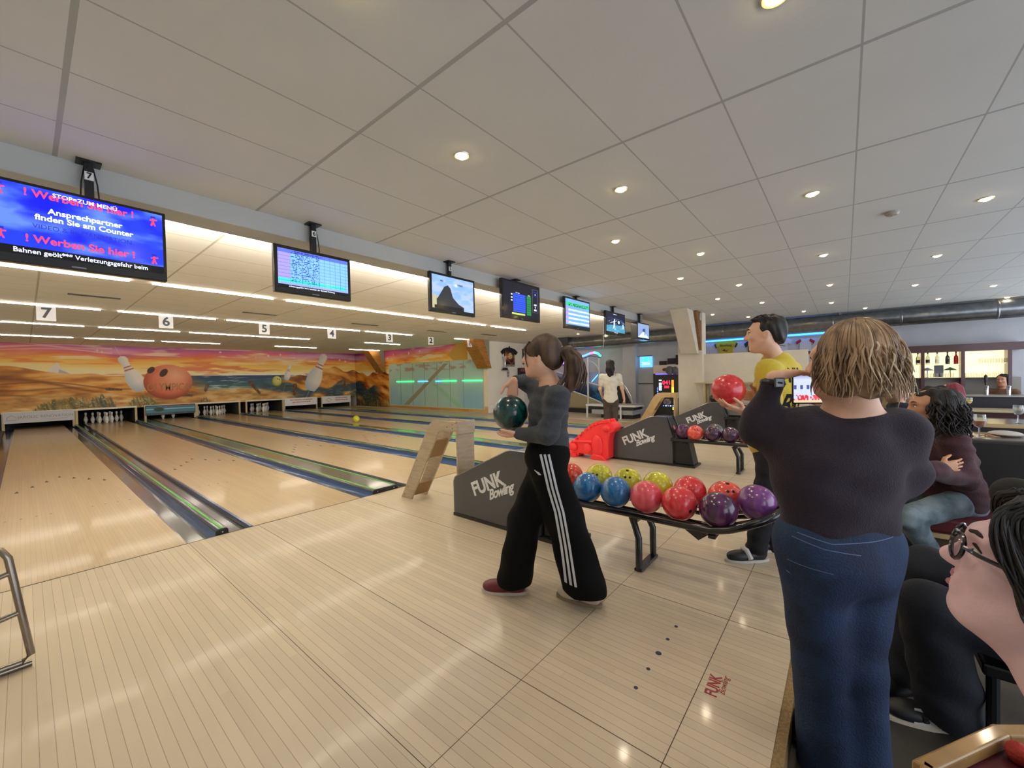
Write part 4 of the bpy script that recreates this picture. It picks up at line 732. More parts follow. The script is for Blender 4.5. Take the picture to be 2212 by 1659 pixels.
# ---------------------------------------------------------------- white timber pillar with its braces, partition, shelf
M_pil = mat('pillar_paint', 'd8d0bf', .7, noise=.06, nscale=5, bump=.15, bscale=20); M_brn = mat('brown_timber', '8a5f35', .6, noise=.3, nscale=6, stretch=(1, 1, 8))
struct('column', MB().b2((9.80, 2.48, 0), (10.1, 3.02, HC)), M_pil, bevel=.01)
t = thing('pillar_brace', (9.6, 2.8, 1.6), 'white boxed slanting brace with a brown timber side on the white pillar', 'beam')
MB().prism([(9.80, 1.78), (9.80, 2.05), (9.45, HC-.002), (8.95, HC-.002), (9.68, 1.78)], 1, 2.56, 2.92).build('casing', M_pil, t, bevel=.006)
MB().prism([(9.80, 1.85), (9.80, HC-.01), (9.4, HC-.01)], 1, 2.50, 2.555).build('timber_side', M_brn, t)
MB().tube([(9.70+.055*math.cos(2*math.pi*k/20)*.7, 2.49, 2.60+.085*math.sin(2*math.pi*k/20)) for k in range(20)], .008, 6, closed=True).build('hoop', WP, t)
struct('wall_partition', MB().b2((9.95, .56, FZ), (10.03, 2.48, 1.76)), M_pil, bevel=.006)
single(MB().add([(9.945, 1.12, 1.62), (9.945, .98, 1.62), (9.945, 1.08, 1.54)], [(0, 1, 2)]).add([(9.948, 1.12, 1.62), (9.948, .98, 1.62), (9.948, 1.08, 1.54)], [(0, 2, 1)]), 'pennant', mat('red_cloth', 'a01c24', .7), 'small red pointed mark on the white partition near the man', 'wall mark')
t = thing('wooden_shelf', (9.7, 2.1, 0), 'pale wooden shelf unit against the white partition behind the red ball', 'shelf'); M_shw = mat('pale_wood', 'b9a87c', .6, noise=.1)
MB().b2((9.55, 1.35, 1.095), (9.94, 2.60, 1.12)).build('top_board', M_shw, t)
for y in (2.40, 1.40): MB().b2((9.56, y-.025, FZ+.1), (9.61, y+.025, 1.095)).build('upright', M_shw, t); MB().b2((9.88, y-.025, FZ+.1), (9.93, y+.025, 1.095)).build('upright', M_shw, t)
for z in (.64, .30): MB().b2((9.56, 1.40, z-.012), (9.93, 2.40, z+.012)).build('shelf_board', M_shw, t)
MB().tube([(9.55, 2.56, 1.09), (9.57, 2.48, .75), (9.58, 2.41, .5)], .004, 6).build('string', M_shw, t)
ball((9.74, 2.22, .76), 'black', 'black bowling ball on the pale wooden shelf'); ball((9.74, 2.24, .418), 'black', 'dark bowling ball on the low shelf board, mostly hidden')
# ---------------------------------------------------------------- duct, jerseys, neon line along the end wall
M_duct = mat('galvanised', '8f9398', .28, .9, noise=.25, nscale=10)
t = thing('air_duct', (12.6, 2, 2.4), 'long round galvanised air duct under the ceiling along the end wall', 'air duct')
MB().tube([(12.6, y, 2.50) for y in (7.6, 4, 1, -2, -4.1)], .19, 32).build('pipe', M_duct, t, smooth=True)
for y in (7.4, 6.2, 5.0, 3.8, 2.6, 1.4, .2, -1.0, -2.4, -3.6): MB().lathe([(.191, 0), (.197, .012), (.197, .03), (.191, .042)], (12.6, y, 2.50), 32, (0, 1, 0)).build('joint_ring', M_duct, t, smooth=True)
MB().b2((12.35, 7.6, 2.25), (12.95, 8.2, HC-.003)).build('end_box', mat('duct_dark', '4c4f54', .5, .5), t); MB().b2((12.5, .05, HC-.05), (12.7, .1, HC-.002)).build('hanger', M_duct, t)
t = thing('neon_line', (13.3, 1.8, 2.34), 'long glowing blue neon tube on the end wall under the duct', 'neon tube')
MB().tube([(13.32, 3.3, 2.29), (13.32, .35, 2.32)], .018, 8).build('tube', em('neon_deepblue', '2a8cff', 7), t); MB().b2((13.35, .35, 2.27), (13.39, 3.3, 2.35)).build('carrier', mat('carrier', '9aa0b0', .5), t)
def jersey(y0, y1, z0, z1, m, lb, deco):
    yc, h_ = (y0+y1)/2, z1-z0; t = thing('jersey', (13.37, yc, z0), lb, 'jersey', 'sports jerseys on the end wall'); w_ = (y0-y1)
    a = lambda u, v: (yc-(u-.5)*w_, z0+v*h_)
    MB().prism([a(*p) for p in ((.2, 0), (.8, 0), (.8, .66), (.93, .55), (1, .78), (.78, .97), (.60, 1), (.5, .93), (.40, 1), (.22, .97), (0, .78), (.07, .55), (.2, .66))], 0, 13.37, 13.395).build('cloth', m, t)
    deco(t, a, w_, h_); return t
mk = lambda t, a, P, m, n_='trim': MB().prism([a(*p) for p in P], 0, 13.364, 13.371).build(n_, m, t)
RC, WC = mat('red_cloth', 'a01c24', .7), mat('white_cloth', 'ccccd4', .8)
def dy(t, a, w_, h_):
    mk(t, a, ((0, .78), (.07, .55), (.12, .6), (.05, .82)), M_blk, 'cuff'); mk(t, a, ((1, .78), (.93, .55), (.88, .6), (.95, .82)), M_blk, 'cuff'); text('Bowling', .1, M_blk, t, (13.366, a(.5, .7)[0], a(.5, .7)[1]), (0, -1, 0), (0, 0, 1)); mk(t, a, ((.35, .4), (.45, .5), (.52, .38), (.62, .48), (.55, .34), (.44, .36)), M_dark, 'signature')
def dr(t, a, w_, h_): mk(t, a, ((.34, 1), (.66, 1), (.66, .9), (.5, .74), (.34, .9)), RC, 'collar'); mk(t, a, ((.3, .5), (.5, .56), (.7, .5), (.7, .47), (.5, .52), (.3, .47)), M_dark, 'print')
def dr2(t, a, w_, h_): mk(t, a, ((.2, 0), (.8, 0), (.8, .14), (.2, .14)), RC, 'hem'); mk(t, a, ((.07, .6), (.3, .8), (.25, .95), (.0, .78)), RC, 'sleeve'); mk(t, a, ((.93, .6), (.7, .8), (.75, .95), (1, .78)), RC, 'sleeve')
jersey(3.05, 2.42, 1.78, 2.30, mat('yellow_cloth', 'b5a522', .8), 'yellow sports jersey with black cuffs high on the end wall above the partition', dy)
jersey(1.62, 1.10, 1.80, 2.28, WC, 'white jersey with red collar high on the end wall, right of the man', dr)
jersey(1.02, .60, 1.78, 2.22, WC, 'white jersey with red sleeves and hem high on the end wall', dr2)
jersey(2.25, 1.75, 1.80, 2.26, mat('navy_cloth', '20242e', .8), 'dark jersey high on the end wall behind the man in yellow', dr)
# ---------------------------------------------------------------- the bar
M_bar = mat('bar_redwood', '4a1a18', .35, noise=.2, coat=.3); M_glow = mat('backbar_glow', 'ffe9b0', .6, emit=1.15); BXX = 13.12
t = thing('back_bar', (13.2, -1.7, FZ), 'dark red wooden bar shelf unit with lit cream back panels', 'bar shelf')
MB().b2((BXX-.04, -2.86, 1.69), (13.38, -.66, 1.85)).build('top_beam', M_bar, t)
for y in (-.72, -1.38, -2.0, -2.66): MB().b2((BXX-.02, y-.03, FZ), (13.36, y+.03, 1.69)).build('post', M_bar, t)
for a, b in ((-.75, -1.35), (-1.41, -1.97), (-2.03, -2.63)): MB().b2((13.34, b, 1.12), (13.36, a, 1.69)).build('lit_panel', M_glow, t)
MB().b2((13.34, -2.86, FZ), (13.38, -.66, 1.12)).build('back_panel', mat('bar_plaster', '9a958c', .7), t)
M_gs = mat('glass_shelf', 'dfe8e4', .1, trans=.6)
for z in (1.42, 1.12): MB().b2((BXX, -2.66, z-.012), (13.34, -.72, z)).build('shelf_board', M_gs, t)
M_bot = {'dark': mat('bottle_dark', '2a2c24', .1, coat=.6), 'clear': mat('bottle_clear', 'd8dccb', .1, trans=.7), 'red': mat('bottle_red', 'c01828', .3), 'brown': mat('bottle_brown', '4a3a2a', .15)}
def bottle(y, z, k, lb, h=.26, x=13.2, lab=None):
    t = thing('bottle', (x, y, z), lb, 'bottle', 'bottles on the bar shelf'); s = h/.26
    MB().lathe([(0, 0), (.032*s, 0), (.034*s, .01), (.034*s, .14*s), (.03*s, .165*s), (.012*s, .195*s), (.011*s, .235*s)], (x, y, z), 14).build('glass', M_bot[k], t, smooth=True)
    MB().lathe([(.014*s, .235*s), (.014*s, .26*s), (0, .262*s)], (x, y, z), 12).build('cap', M_blk, t)
    MB().lathe([(.0345*s, .04*s), (.0345*s, .11*s)], (x, y, z), 14).build('label', mat('label_'+(lab or 'dark'), lab or '3a3a36', .6), t)
for y, k, lb, lab in ((-.86, 'clear', 'bottle with dark label, far left on the upper bar shelf', '30312c'), (-1.0, 'clear', 'clear bottle second from the left on the upper bar shelf', 'e0dcc0'), (-1.12, 'clear', 'clear bottle third from the left on the upper bar shelf', 'b8b49a'), (-1.31, 'clear', 'bottle with dark label left of the first inner post', '2a3030'), (-1.47, 'clear', 'bottle with dark label right of the first inner post', '2c2c2c'), (-1.62, 'clear', 'pale bottle in the middle bay of the bar', 'eeeadc'), (-1.78, 'dark', 'dark slim bottle in the middle bay of the bar', '1c1c1e'), (-1.91, 'red', 'bright red bottle in the middle bay of the bar', 'c01828')):
    bottle(y, 1.42, k, lb, .27, lab=lab)
M_gl = mat('clear_glass', 'f0f4f2', .05, trans=.92)
gp = thing('drinking_glass', (0, 0, 0), 'x', 'glass', 'glasses on the bar shelves'); MB().lathe([(0, 0), (.03, 0), (.033, .1), (.031, .1), (.027, .006), (0, .006)], (0, 0, 0), 14).build('glass_body', M_gl, gp, smooth=True); uu = False
for r_, (z, y0, n) in enumerate(((1.42, -2.28, 5), (1.12, -1.46, 6), (1.12, -2.08, 7))):
    for k in range(n):
        g = gp if not uu else copy_tree(gp); uu = True; g.location = (13.22, y0-k*.078, z); g['label'] = 'clear drinking glass on the %s, %s from the left' % (('upper shelf of the right bay', 'lower shelf of the middle bay', 'lower shelf of the right bay')[r_], ('first', 'second', 'third', 'fourth', 'fifth', 'sixth', 'seventh')[k])
for i, (y, c) in enumerate(((-1.47, '8d94a0'), (-1.83, '2c6a4a'))):
    t = thing('lamp_shade', (13.26, y, 1.24), ('small grey roof shaped shade between the bar shelves', 'small green roof shaped shade between the bar shelves')[i], 'lamp shade', 'roof shaped shades at the bar'); MB().lathe([(.11, 0), (.08, .03), (.03, .06), (0, .075)], (13.26, y, 1.28), 6).build('shade', mat('shade%d' % i, c, .4), t); MB().cyl((13.26, y, 1.12), (13.26, y, 1.28), .008, n=8).build('stem', M_blk, t)
single(MB().b2((13.28, -1.73, 1.13), (13.30, -1.58, 1.40)), 'menu_board', mat('menu_grey', '6f7078', .5), 'grey menu sheet standing on the lower bar shelf', 'menu')
t = thing('bar_counter', (11.3, -2.6, FZ), 'dark wooden bar counter with a pale edge at the right', 'bar counter')
MB().b2((10.95, -4.0, .52), (11.6, -1.55, .56)).build('worktop', mat('counter_pale', 'b9a684', .3, coat=.3), t, bevel=.01); MB().b2((11.05, -4.0, FZ), (11.5, -1.6, .52)).build('front', M_bar, t)
t = thing('tap_cabinet', (12.0, -2.6, FZ), 'dark bar cabinet carrying the beer taps', 'bar cabinet'); MB().b2((11.85, -4.0, .76), (12.4, -1.85, .79)).build('worktop', mat('steel_top', '8a8680', .3, .7), t); MB().b2((11.9, -4.0, FZ), (12.4, -1.9, .76)).build('body', mat('purple_black', '1c1420', .5), t)
for i, y in enumerate((-2.14, -2.42)):
    t = thing('beer_tap', (12.0, y, .79), ('chrome beer tap with black handle, left of two', 'chrome beer tap with black handle, right of two')[i], 'beer tap', 'beer taps'); Mc = mat('chrome', 'd0d0d4', .12, 1)
    MB().cyl((12.0, y, .79), (12.0, y, .97), .03, n=14).build('column', Mc, t, smooth=True); MB().tube([(12.0, y, .95), (11.9, y, .96), (11.88, y+.02, .90)], .013, 8).build('spout', Mc, t); MB().lathe([(.012, 0), (.022, .1), (.024, .18), (0, .22)], (11.93, y+.02, .98), 10).build('handle', M_blk, t)
t = thing('cocktail_glass', (11.15, -1.78, .56), 'stemmed glass with yellow drink on the pale bar counter edge', 'glass')
MB().lathe([(0, 0), (.035, .003), (.006, .01), (.005, .09), (.02, .11), (.045, .15), (.045, .22), (.043, .22), (.043, .15), (0, .11)], (11.15, -1.78, .56), 18).build('glass_body', M_gl, t, smooth=True); MB().lathe([(0, .112), (.03, .135), (.042, .155), (.042, .175), (0, .176)], (11.15, -1.78, .56), 18).build('drink', mat('yellow_drink', 'e8c83a', .2, emit=.2), t)
# ---------------------------------------------------------------- guest tables and seats on the right
M_tt = mat('table_pale_edge', 'c2a778', .35, coat=.3); M_red = mat('red_upholstery', '5c1420', .55, noise=.2, bump=.2, bscale=20)
for i, (x0, y0, x1, y1, z, lb) in enumerate(((5.85, -2.4, 6.55, -.93, .60, 'dark pub table with a pale edge and the glass of red drink'), (6.9, -2.9, 7.6, -1.15, .66, 'dark pub table behind the one with the red drink'))):
    t = thing('pub_table', ((x0+x1)/2, (y0+y1)/2, FZ), lb, 'table', 'pub tables'); MB().b2((x0, y0, z), (x1, y1, z+.035)).build('table_top', mat('table_dark', '3c2a20', .3, coat=.4), t); MB().b2((x0-.012, y0, z-.004), (x0, y1, z+.038)).build('pale_edge', M_tt, t); MB().b2((x0+.28, (y0+y1)/2-.05, FZ), (x0+.38, (y0+y1)/2+.05, z)).build('pedestal', M_blk, t); MB().b2((x0+.1, (y0+y1)/2-.25, FZ), (x1-.1, (y0+y1)/2+.25, FZ+.03)).build('foot', M_blk, t)
def wine(x, y, z, lb, drink, s=1):
    t = thing('wine_glass', (x, y, z), lb, 'glass', 'glasses on the guest tables'); P = [(0, 0), (.034, .002), (.006, .01), (.0045, .085), (.03, .10), (.042, .135), (.038, .20), (.036, .20), (.040, .135), (.028, .103), (0, .092)]
    MB().lathe([(r*s, h*s) for r, h in P], (x, y, z), 22).build('glass_body', M_gl, t, smooth=True)
    if drink: MB().lathe([(0, .094*s), (.027*s, .105*s), (.039*s, .135*s), (.0385*s, .145*s), (0, .146*s)], (x, y, z), 20).build('drink', mat('drink_'+drink, drink, .15, emit=.12), t, smooth=True)
wine(5.98, -1.02, .638, 'stemmed glass with amber red drink standing on the table edge', 'a8421c', 1.15); wine(6.1, -.98, .638, 'empty stemmed glass left behind the red drink', None, 1.1); wine(6.35, -1.45, .638, 'pale glass with a dark straw on the dark table', None, 1.0); wine(7.1, -1.5, .698, 'empty glass on the farther dark table', None, 1.0)
single(MB().sph((6.3, -1.25, .655), (.14, .12, .03), 16, 8), 'napkin', mat('napkin', 'b9b4ac', .8), 'crumpled pale napkin on the dark table beside the red drink', 'napkin', smooth=True)
def bench(x0, y0, x1, y1, z, hb, lb, back='x'):
    t = thing('bench_seat', ((x0+x1)/2, (y0+y1)/2, FZ), lb, 'bench', 'red upholstered benches'); MB().b2((x0, y0, z-.10), (x1, y1, z)).build('seat_cushion', M_red, t, bevel=.02); MB().b2((x0+.02, y0+.02, FZ), (x1-.02, y1-.02, z-.13)).build('plinth', mat('bench_wood', '4a3826', .5), t); MB().b2((x0-.005, y0-.005, z-.13), (x1+.005, y1+.005, z-.10)).build('wood_trim', M_tt, t)
    if hb: MB().b2((x1-.10, y0, z), (x1, y1, z+hb)).build('backrest', mat('bench_black', '120e10', .5), t, bevel=.02)
bench(3.75, -1.9, 4.45, -.35, .36, .45, 'dark backed bench with red cushion under the woman in the maroon sweater')
bench(8.5, -3.2, 8.9, -1.2, .30, .3, 'farther dark bench behind the guest tables')
t = thing('bar_stool', (3.66, -.86, FZ), 'round stool with pale rim and dark red seat beside the maroon sweater', 'stool')
MB().lathe([(0, .0), (.14, .0), (.14, .17), (0, .17)], (3.66, -.86, .38), 28).build('seat', M_red, t, smooth=True); MB().lathe([(.135, 0), (.155, .01), (.155, .05), (.135, .06), (0, .06)], (3.66, -.86, .55), 28).build('rim', mat('rim_cream', 'b5a47c', .4), t, smooth=True); MB().cyl((3.66, -.86, FZ), (3.66, -.86, .38), .03, n=12).build('column', M_blk, t); MB().lathe([(.17, 0), (.17, .02), (0, .03)], (3.66, -.86, FZ), 24).build('foot', M_blk, t)
# corner table or seat with gilt edge in the near right corner
t = thing('cushioned_seat', (1.5, -.35, FZ), 'dark red cushioned seat with a gilt wooden edge in the bottom right corner', 'seat'); gilt = mat('gilt_wood', 'b08a52', .35, coat=.4, noise=.25, nscale=12)
P0, P1, P2, P3 = (1.235, -.13), (1.47, -.285), (1.64, -.52), (1.05, -.52)
def rim(a, b):
    a, b = np.array(a), np.array(b); d = (b-a)/np.linalg.norm(b-a); n_ = np.array([d[1], -d[0]])*.017
    MB().prism([tuple(a-n_-d*.012), tuple(b-n_+d*.012), tuple(b+n_+d*.0), tuple(a+n_-d*.0)], 2, .43, .462).build('edge_moulding', gilt, t, bevel=.006, seg=3)
rim(P0, P1); rim(P1, (1.52, -.35)); rim(P0, (1.12, -.32)); rim((1.52, -.35), P2)
MB().prism([P0, P1, P2, (1.45, -.66), (1.2, -.55), (1.12, -.32)], 2, .36, .43).build('cushion', M_red, t, bevel=.01); MB().prism([(1.27, -.2), (1.45, -.31), (1.55, -.5), (1.4, -.6), (1.22, -.5), (1.14, -.32)], 2, FZ, .36).build('base', mat('bench_wood', '4a3826', .5), t)
fb = MB(); fx = np.random.RandomState(2)
for k in range(9): fb.sph((1.39+fx.uniform(-.05, .05), -.33+fx.uniform(-.05, .04), .445+fx.uniform(0, .01)), .024, 12, 8)
single(fb, 'red_scarf', mat('red_wool', 'a8382e', .9, bump=.6, bscale=90), 'crumpled red cloth lying on the dark red seat in the bottom right corner', 'cloth', smooth=True)
t = thing('chair', (2.40, -.60, FZ), 'black legged chair under the person in dark trousers at the right edge', 'chair')
MB().b2((2.18, -.82, .215), (2.62, -.38, .262)).build('seat', M_blk, t, bevel=.01)
for x, y in ((2.21, -.41), (2.59, -.41), (2.21, -.79), (2.59, -.79)): MB().cyl((x, y, FZ), (x, y, .215), .018, n=10).build('leg', M_blk, t)
# logo printed on the approach
t = thing('floor_logo', (1.85, .43, .0005), 'small red two line logo printed on the approach boards', 'floor logo'); rm = mat('red_floor_print', 'a02430', .4)
text('FUNK', .065, rm, t, (1.835, .435, .001), (.97, .05, 0), (-.05, 1, 0), bold=.0015, ext=.0002, sx=.8); text('Bowling', .036, rm, t, (1.86, .402, .001), (.97, .05, 0), (-.05, 1, 0), shear=.4, ext=.0002)
# ---------------------------------------------------------------- red dinosaur ball ramp
t = thing('dinosaur_ramp', (5.75, 3.2, 0), 'red plastic dinosaur shaped ball ramp beside the middle machine', 'ball ramp'); M_dino = mat('dino_red', 'ff3338', .4, coat=.2)
top = [(3.62, .10), (3.55, .16), (3.45, .22), (3.35, .32), (3.22, .43), (3.10, .52), (2.98, .57), (2.88, .585), (2.80, .60)]
body = [(3.60, .06), *top, (2.74, .58), (2.70, .52), (2.74, .46), (2.80, .42), (2.83, .33), (2.84, .12), (2.84, .02), (3.06, .0), (3.10, .05), (3.36, .06), (3.38, .0), (3.52, .0), (3.55, .05)]
MB().prism(body, 0, 5.74, 5.98).build('body', M_dino, t, bevel=.03, seg=4)
sp = MB()
for i in range(len(top)-1):
    for f in (0, .5):
        y = top[i][0]+(top[i+1][0]-top[i][0])*f; z = top[i][1]+(top[i+1][1]-top[i][1])*f
        sp.prism([(y+.035, z-.01), (y+.015, z+.045), (y-.012, z+.05), (y-.035, z+.0)], 0, 5.73, 5.78); sp.prism([(y+.035, z-.01), (y+.015, z+.045), (y-.012, z+.05), (y-.035, z+.0)], 0, 5.94, 5.99)
sp.build('back_spikes', M_dino, t, bevel=.008)
for y, z, r in ((3.44, .16, .065), (3.18, .17, .07)): MB().lathe([(r, 0), (r, .03), (r*.8, .04), (0, .045)], (5.735, y, z), 24, (-1, 0, 0)).build('round_boss', M_dino, t, smooth=True)
MB().sph((5.735, 3.02, .20), (.045, .10, .19)).build('thigh', M_dino, t, smooth=True); MB().prism([(3.14, 0), (3.08, .09), (2.92, .07), (2.84, .0)], 0, 5.69, 5.76).build('foot', M_dino, t, bevel=.012); MB().prism([(3.56, 0), (3.50, .07), (3.40, .06), (3.38, .0)], 0, 5.70, 5.76).build('foot', M_dino, t, bevel=.012)
MB().sph((5.735, 2.86, .50), (.04, .07, .055)).build('cheek', M_dino, t, smooth=True); MB().tube([(5.735, 3.48, .25), (5.735, 3.1, .27), (5.735, 2.98, .27)], .02, 8).build('side_rib', M_dino, t, smooth=True)
# ---------------------------------------------------------------- smooth bodies: blended primitives turned into one surface
V3 = lambda *a: np.array(a, float)
nz = lambda v: np.array(v, float)/(np.linalg.norm(v)+1e-12)
def cone(a, b, ra, rb=None, k=.03): return ('c', V3(*a), V3(*b), ra, ra if rb is None else rb, k)
def ell(c, r, M=None, k=.03, s=1): return ('e', V3(*c), V3(*((r,)*3 if np.isscalar(r) else r)), np.eye(3) if M is None else M, k, s)
def field(P, h, disp=None):
    lo = np.array([1e9]*3); hi = -lo; bb = []
    for p in P:
        if p[0] == 'c': R_ = max(p[3], p[4]); a, b = np.minimum(p[1], p[2])-R_, np.maximum(p[1], p[2])+R_; k = p[5]
        else: R_ = max(p[2]); a, b = p[1]-R_, p[1]+R_; k = p[4]
        m = k+3*h; bb.append((a-m, b+m, k)); lo = np.minimum(lo, a-.02-2*h); hi = np.maximum(hi, b+.02+2*h)
    n = np.ceil((hi-lo)/h).astype(int)+2; F = np.full(n, .25, 'f')
    for p, (a, b, k) in zip(P, bb):
        i0 = np.clip(((a-lo)/h).astype(int), 0, n-1); i1 = np.clip(((b-lo)/h).astype(int)+2, 1, n)
        if (i1 <= i0).any(): continue
        ax = [((np.arange(i0[j], i1[j])*h)+lo[j]).astype('f') for j in range(3)]
        x, y, z = np.meshgrid(*ax, indexing='ij', sparse=True)
        if p[0] == 'c':
            A, B = p[1], p[2]; d = B-A; L = float(d@d)+1e-12
            px, py, pz = x-A[0], y-A[1], z-A[2]; t = np.clip((px*d[0]+py*d[1]+pz*d[2])/L, 0, 1)
            D = np.sqrt((px-t*d[0])**2+(py-t*d[1])**2+(pz-t*d[2])**2)-(p[3]+(p[4]-p[3])*t); s = 1
        else:
            c, r, M = p[1], p[2], p[3]; q = [(x-c[0])*M[0, j]+(y-c[1])*M[1, j]+(z-c[2])*M[2, j] for j in range(3)]
            k0 = np.sqrt(sum((q[j]/r[j])**2 for j in range(3))); k1 = np.sqrt(sum((q[j]/r[j]**2)**2 for j in range(3)))+1e-9; D = k0*(k0-1)/k1; s = p[5]
        sl = tuple(slice(i0[j], i1[j]) for j in range(3)); G_ = F[sl]
        if s > 0: hh = np.maximum(k-np.abs(G_-D), 0)/k; F[sl] = np.minimum(G_, D)-hh*hh*k*.25
        else: hh = np.maximum(k-np.abs(G_+D), 0)/k; F[sl] = np.maximum(G_, -D)+hh*hh*k*.25
    if disp is not None:
        ax = [((np.arange(n[j])*h)+lo[j]).astype('f') for j in range(3)]; x, y, z = np.meshgrid(*ax, indexing='ij', sparse=True)
        near = np.abs(F) < .04; dv = np.broadcast_to(disp(x, y, z), F.shape); F = np.where(near, F+dv, F)
    return F, lo
def nets(F, lo, h):
    ins = F < 0; c = [ins[i:F.shape[0]-1+i, j:F.shape[1]-1+j, k:F.shape[2]-1+k] for i in (0, 1) for j in (0, 1) for k in (0, 1)]
    s = sum(q.astype('u1') for q in c); act = (s > 0) & (s < 8); idx = np.full(act.shape, -1, 'i4'); A = np.argwhere(act); idx[act] = np.arange(len(A))
    acc = np.zeros((len(A), 3)); cnt = np.zeros(len(A)); co_ = [(i, j, k) for i in (0, 1) for j in (0, 1) for k in (0, 1)]
    val = [F[A[:, 0]+i, A[:, 1]+j, A[:, 2]+k] for i, j, k in co_]
    for a in range(8):
        for b in range(a+1, 8):
            if sum(abs(co_[a][q]-co_[b][q]) for q in range(3)) != 1: continue
            m = (val[a] < 0) != (val[b] < 0); t = val[a]/(val[a]-val[b]+1e-12)
            for q in range(3): acc[:, q] += np.where(m, co_[a][q]+t*(co_[b][q]-co_[a][q]), 0)
            cnt += m
    V = (A+acc/cnt[:, None])*h+lo; Q = []
    for ax in range(3):
        a = [slice(None)]*3; b = [slice(None)]*3; a[ax] = slice(0, -1); b[ax] = slice(1, None)
        E = np.argwhere(ins[tuple(a)] != ins[tuple(b)]); o = [q for q in range(3) if q != ax]
        E = E[(E[:, o[0]] > 0) & (E[:, o[1]] > 0) & (E[:, o[0]] < F.shape[o[0]]-1) & (E[:, o[1]] < F.shape[o[1]]-1)]
        f = ins[E[:, 0], E[:, 1], E[:, 2]]; q4 = []
        for d0, d1 in ((-1, -1), (0, -1), (0, 0), (-1, 0)):
            T = E.copy(); T[:, o[0]] += d0; T[:, o[1]] += d1; q4.append(idx[T[:, 0], T[:, 1], T[:, 2]])
        q4 = np.stack(q4, 1); flip = f if ax != 1 else ~f; q4[~flip] = q4[~flip][:, ::-1]; Q.append(q4)
    return V, np.concatenate(Q)
def blob(name, P, h, m, parent, disp=None, smooth=2):
    F, lo = field(P, h, disp); V, Q = nets(F, lo, h)
    for _ in range(smooth):                  # a light relaxation along the surface edges
        S_ = np.zeros_like(V); N_ = np.zeros(len(V))
        for i in range(4):
            j = (i+1) % 4; np.add.at(S_, Q[:, i], V[Q[:, j]]); np.add.at(S_, Q[:, j], V[Q[:, i]]); np.add.at(N_, Q[:, i], 1); np.add.at(N_, Q[:, j], 1)
        V = V*.5+.5*S_/np.maximum(N_, 1)[:, None]
    me = bpy.data.meshes.new(name); W = V-(wl(parent) if parent else 0)
    me.vertices.add(len(W)); me.vertices.foreach_set('co', W.ravel()); me.loops.add(len(Q)*4); me.loops.foreach_set('vertex_index', Q.ravel().astype('i4'))
    me.polygons.add(len(Q)); me.polygons.foreach_set('loop_start', np.arange(len(Q), dtype='i4')*4); me.polygons.foreach_set('loop_total', np.full(len(Q), 4, 'i4')); me.update(); me.validate()
    o = link(name, me, m, parent, True); o['_v'] = 0; del o['_v']; SURF[o.name] = (V, Q); return o
SURF = {}
def bvh(o): V, Q = SURF[o.name]; return BVHTree.FromPolygons(V.tolist(), Q.tolist())
# ---------------------------------------------------------------- people
M_skin = mat('skin_light', 'dcae94', .5, noise=.06, nscale=20, spec=.35); M_skin2 = mat('skin_rosy', 'e6c2c8', .45, noise=.05, nscale=25, spec=.35, bump=.08, bscale=150); M_skin3 = mat('skin_tan', 'c08a68', .5, noise=.06)
M_eye = mat('eye_white', 'e8e4e0', .15, coat=.6); M_iris = mat('iris_dark', '2a1c14', .1, coat=.6); M_lip = mat('lip_rose', 'b8656a', .4)
def frame(fwd, up=(0, 0, 1)):
    f = nz(fwd); u = np.array(up, float); u = nz(u-f*(u@f)); r = np.cross(f, u); return np.stack([r, f, u], 1)   # columns right, forward, up
def head_prims(c, M, s=1, jaw=1, nose=1):
    q = lambda *p: c+M@(np.array(p)*s); k = .02*s; E_ = lambda p, r, kk=.02, sg=1: ell(q(*p), np.array(r)*s, M, kk*s, sg); C_ = lambda a, b, ra, rb, kk=.012: cone(q(*a), q(*b), ra*s, rb*s, kk*s)
    P = [E_((0, -.018, .035), (.076, .097, .090)), E_((0, .022, -.01), (.066, .074, .095), .04), E_((0, .030, -.062), (.052*jaw, .056, .050), .035), C_((0, .066, -.096), (0, .074, -.100), .021, .016, .03)]
    for sx in (-1, 1):
        P += [C_((sx*.055, -.005, -.045), (sx*.025, .06, -.098), .022*jaw, .018, .035), E_((sx*.036, .066, -.018), (.024, .020, .022), .03), C_((sx*.012, .090, .034), (sx*.044, .078, .034), .011, .009, .022),
              E_((sx*.031, .098, .010), (.017, .014, .011), .012, -1), E_((sx*.031, .078, .008), .0145, .004), E_((sx*.0785, -.008, -.004), (.010, .020, .032), .006), E_((sx*.088, -.002, -.002), (.006, .010, .018), .006, -1)]
    P += [C_((0, .090, .022), (0, .110*nose, -.020), .0085, .0115, .016), E_((0, .112*nose, -.023), (.012, .012, .010), .008), E_((.012, .100*nose, -.027), (.009, .011, .008), .008), E_((-.012, .100*nose, -.027), (.009, .011, .008), .008),
          C_((-.018, .088, -.052), (.018, .088, -.052), .007, .007, .012), C_((-.015, .087, -.066), (.015, .087, -.066), .0085, .0085, .012), E_((0, .104, -.059), (.022, .010, .0022), .004, -1)]
    return P
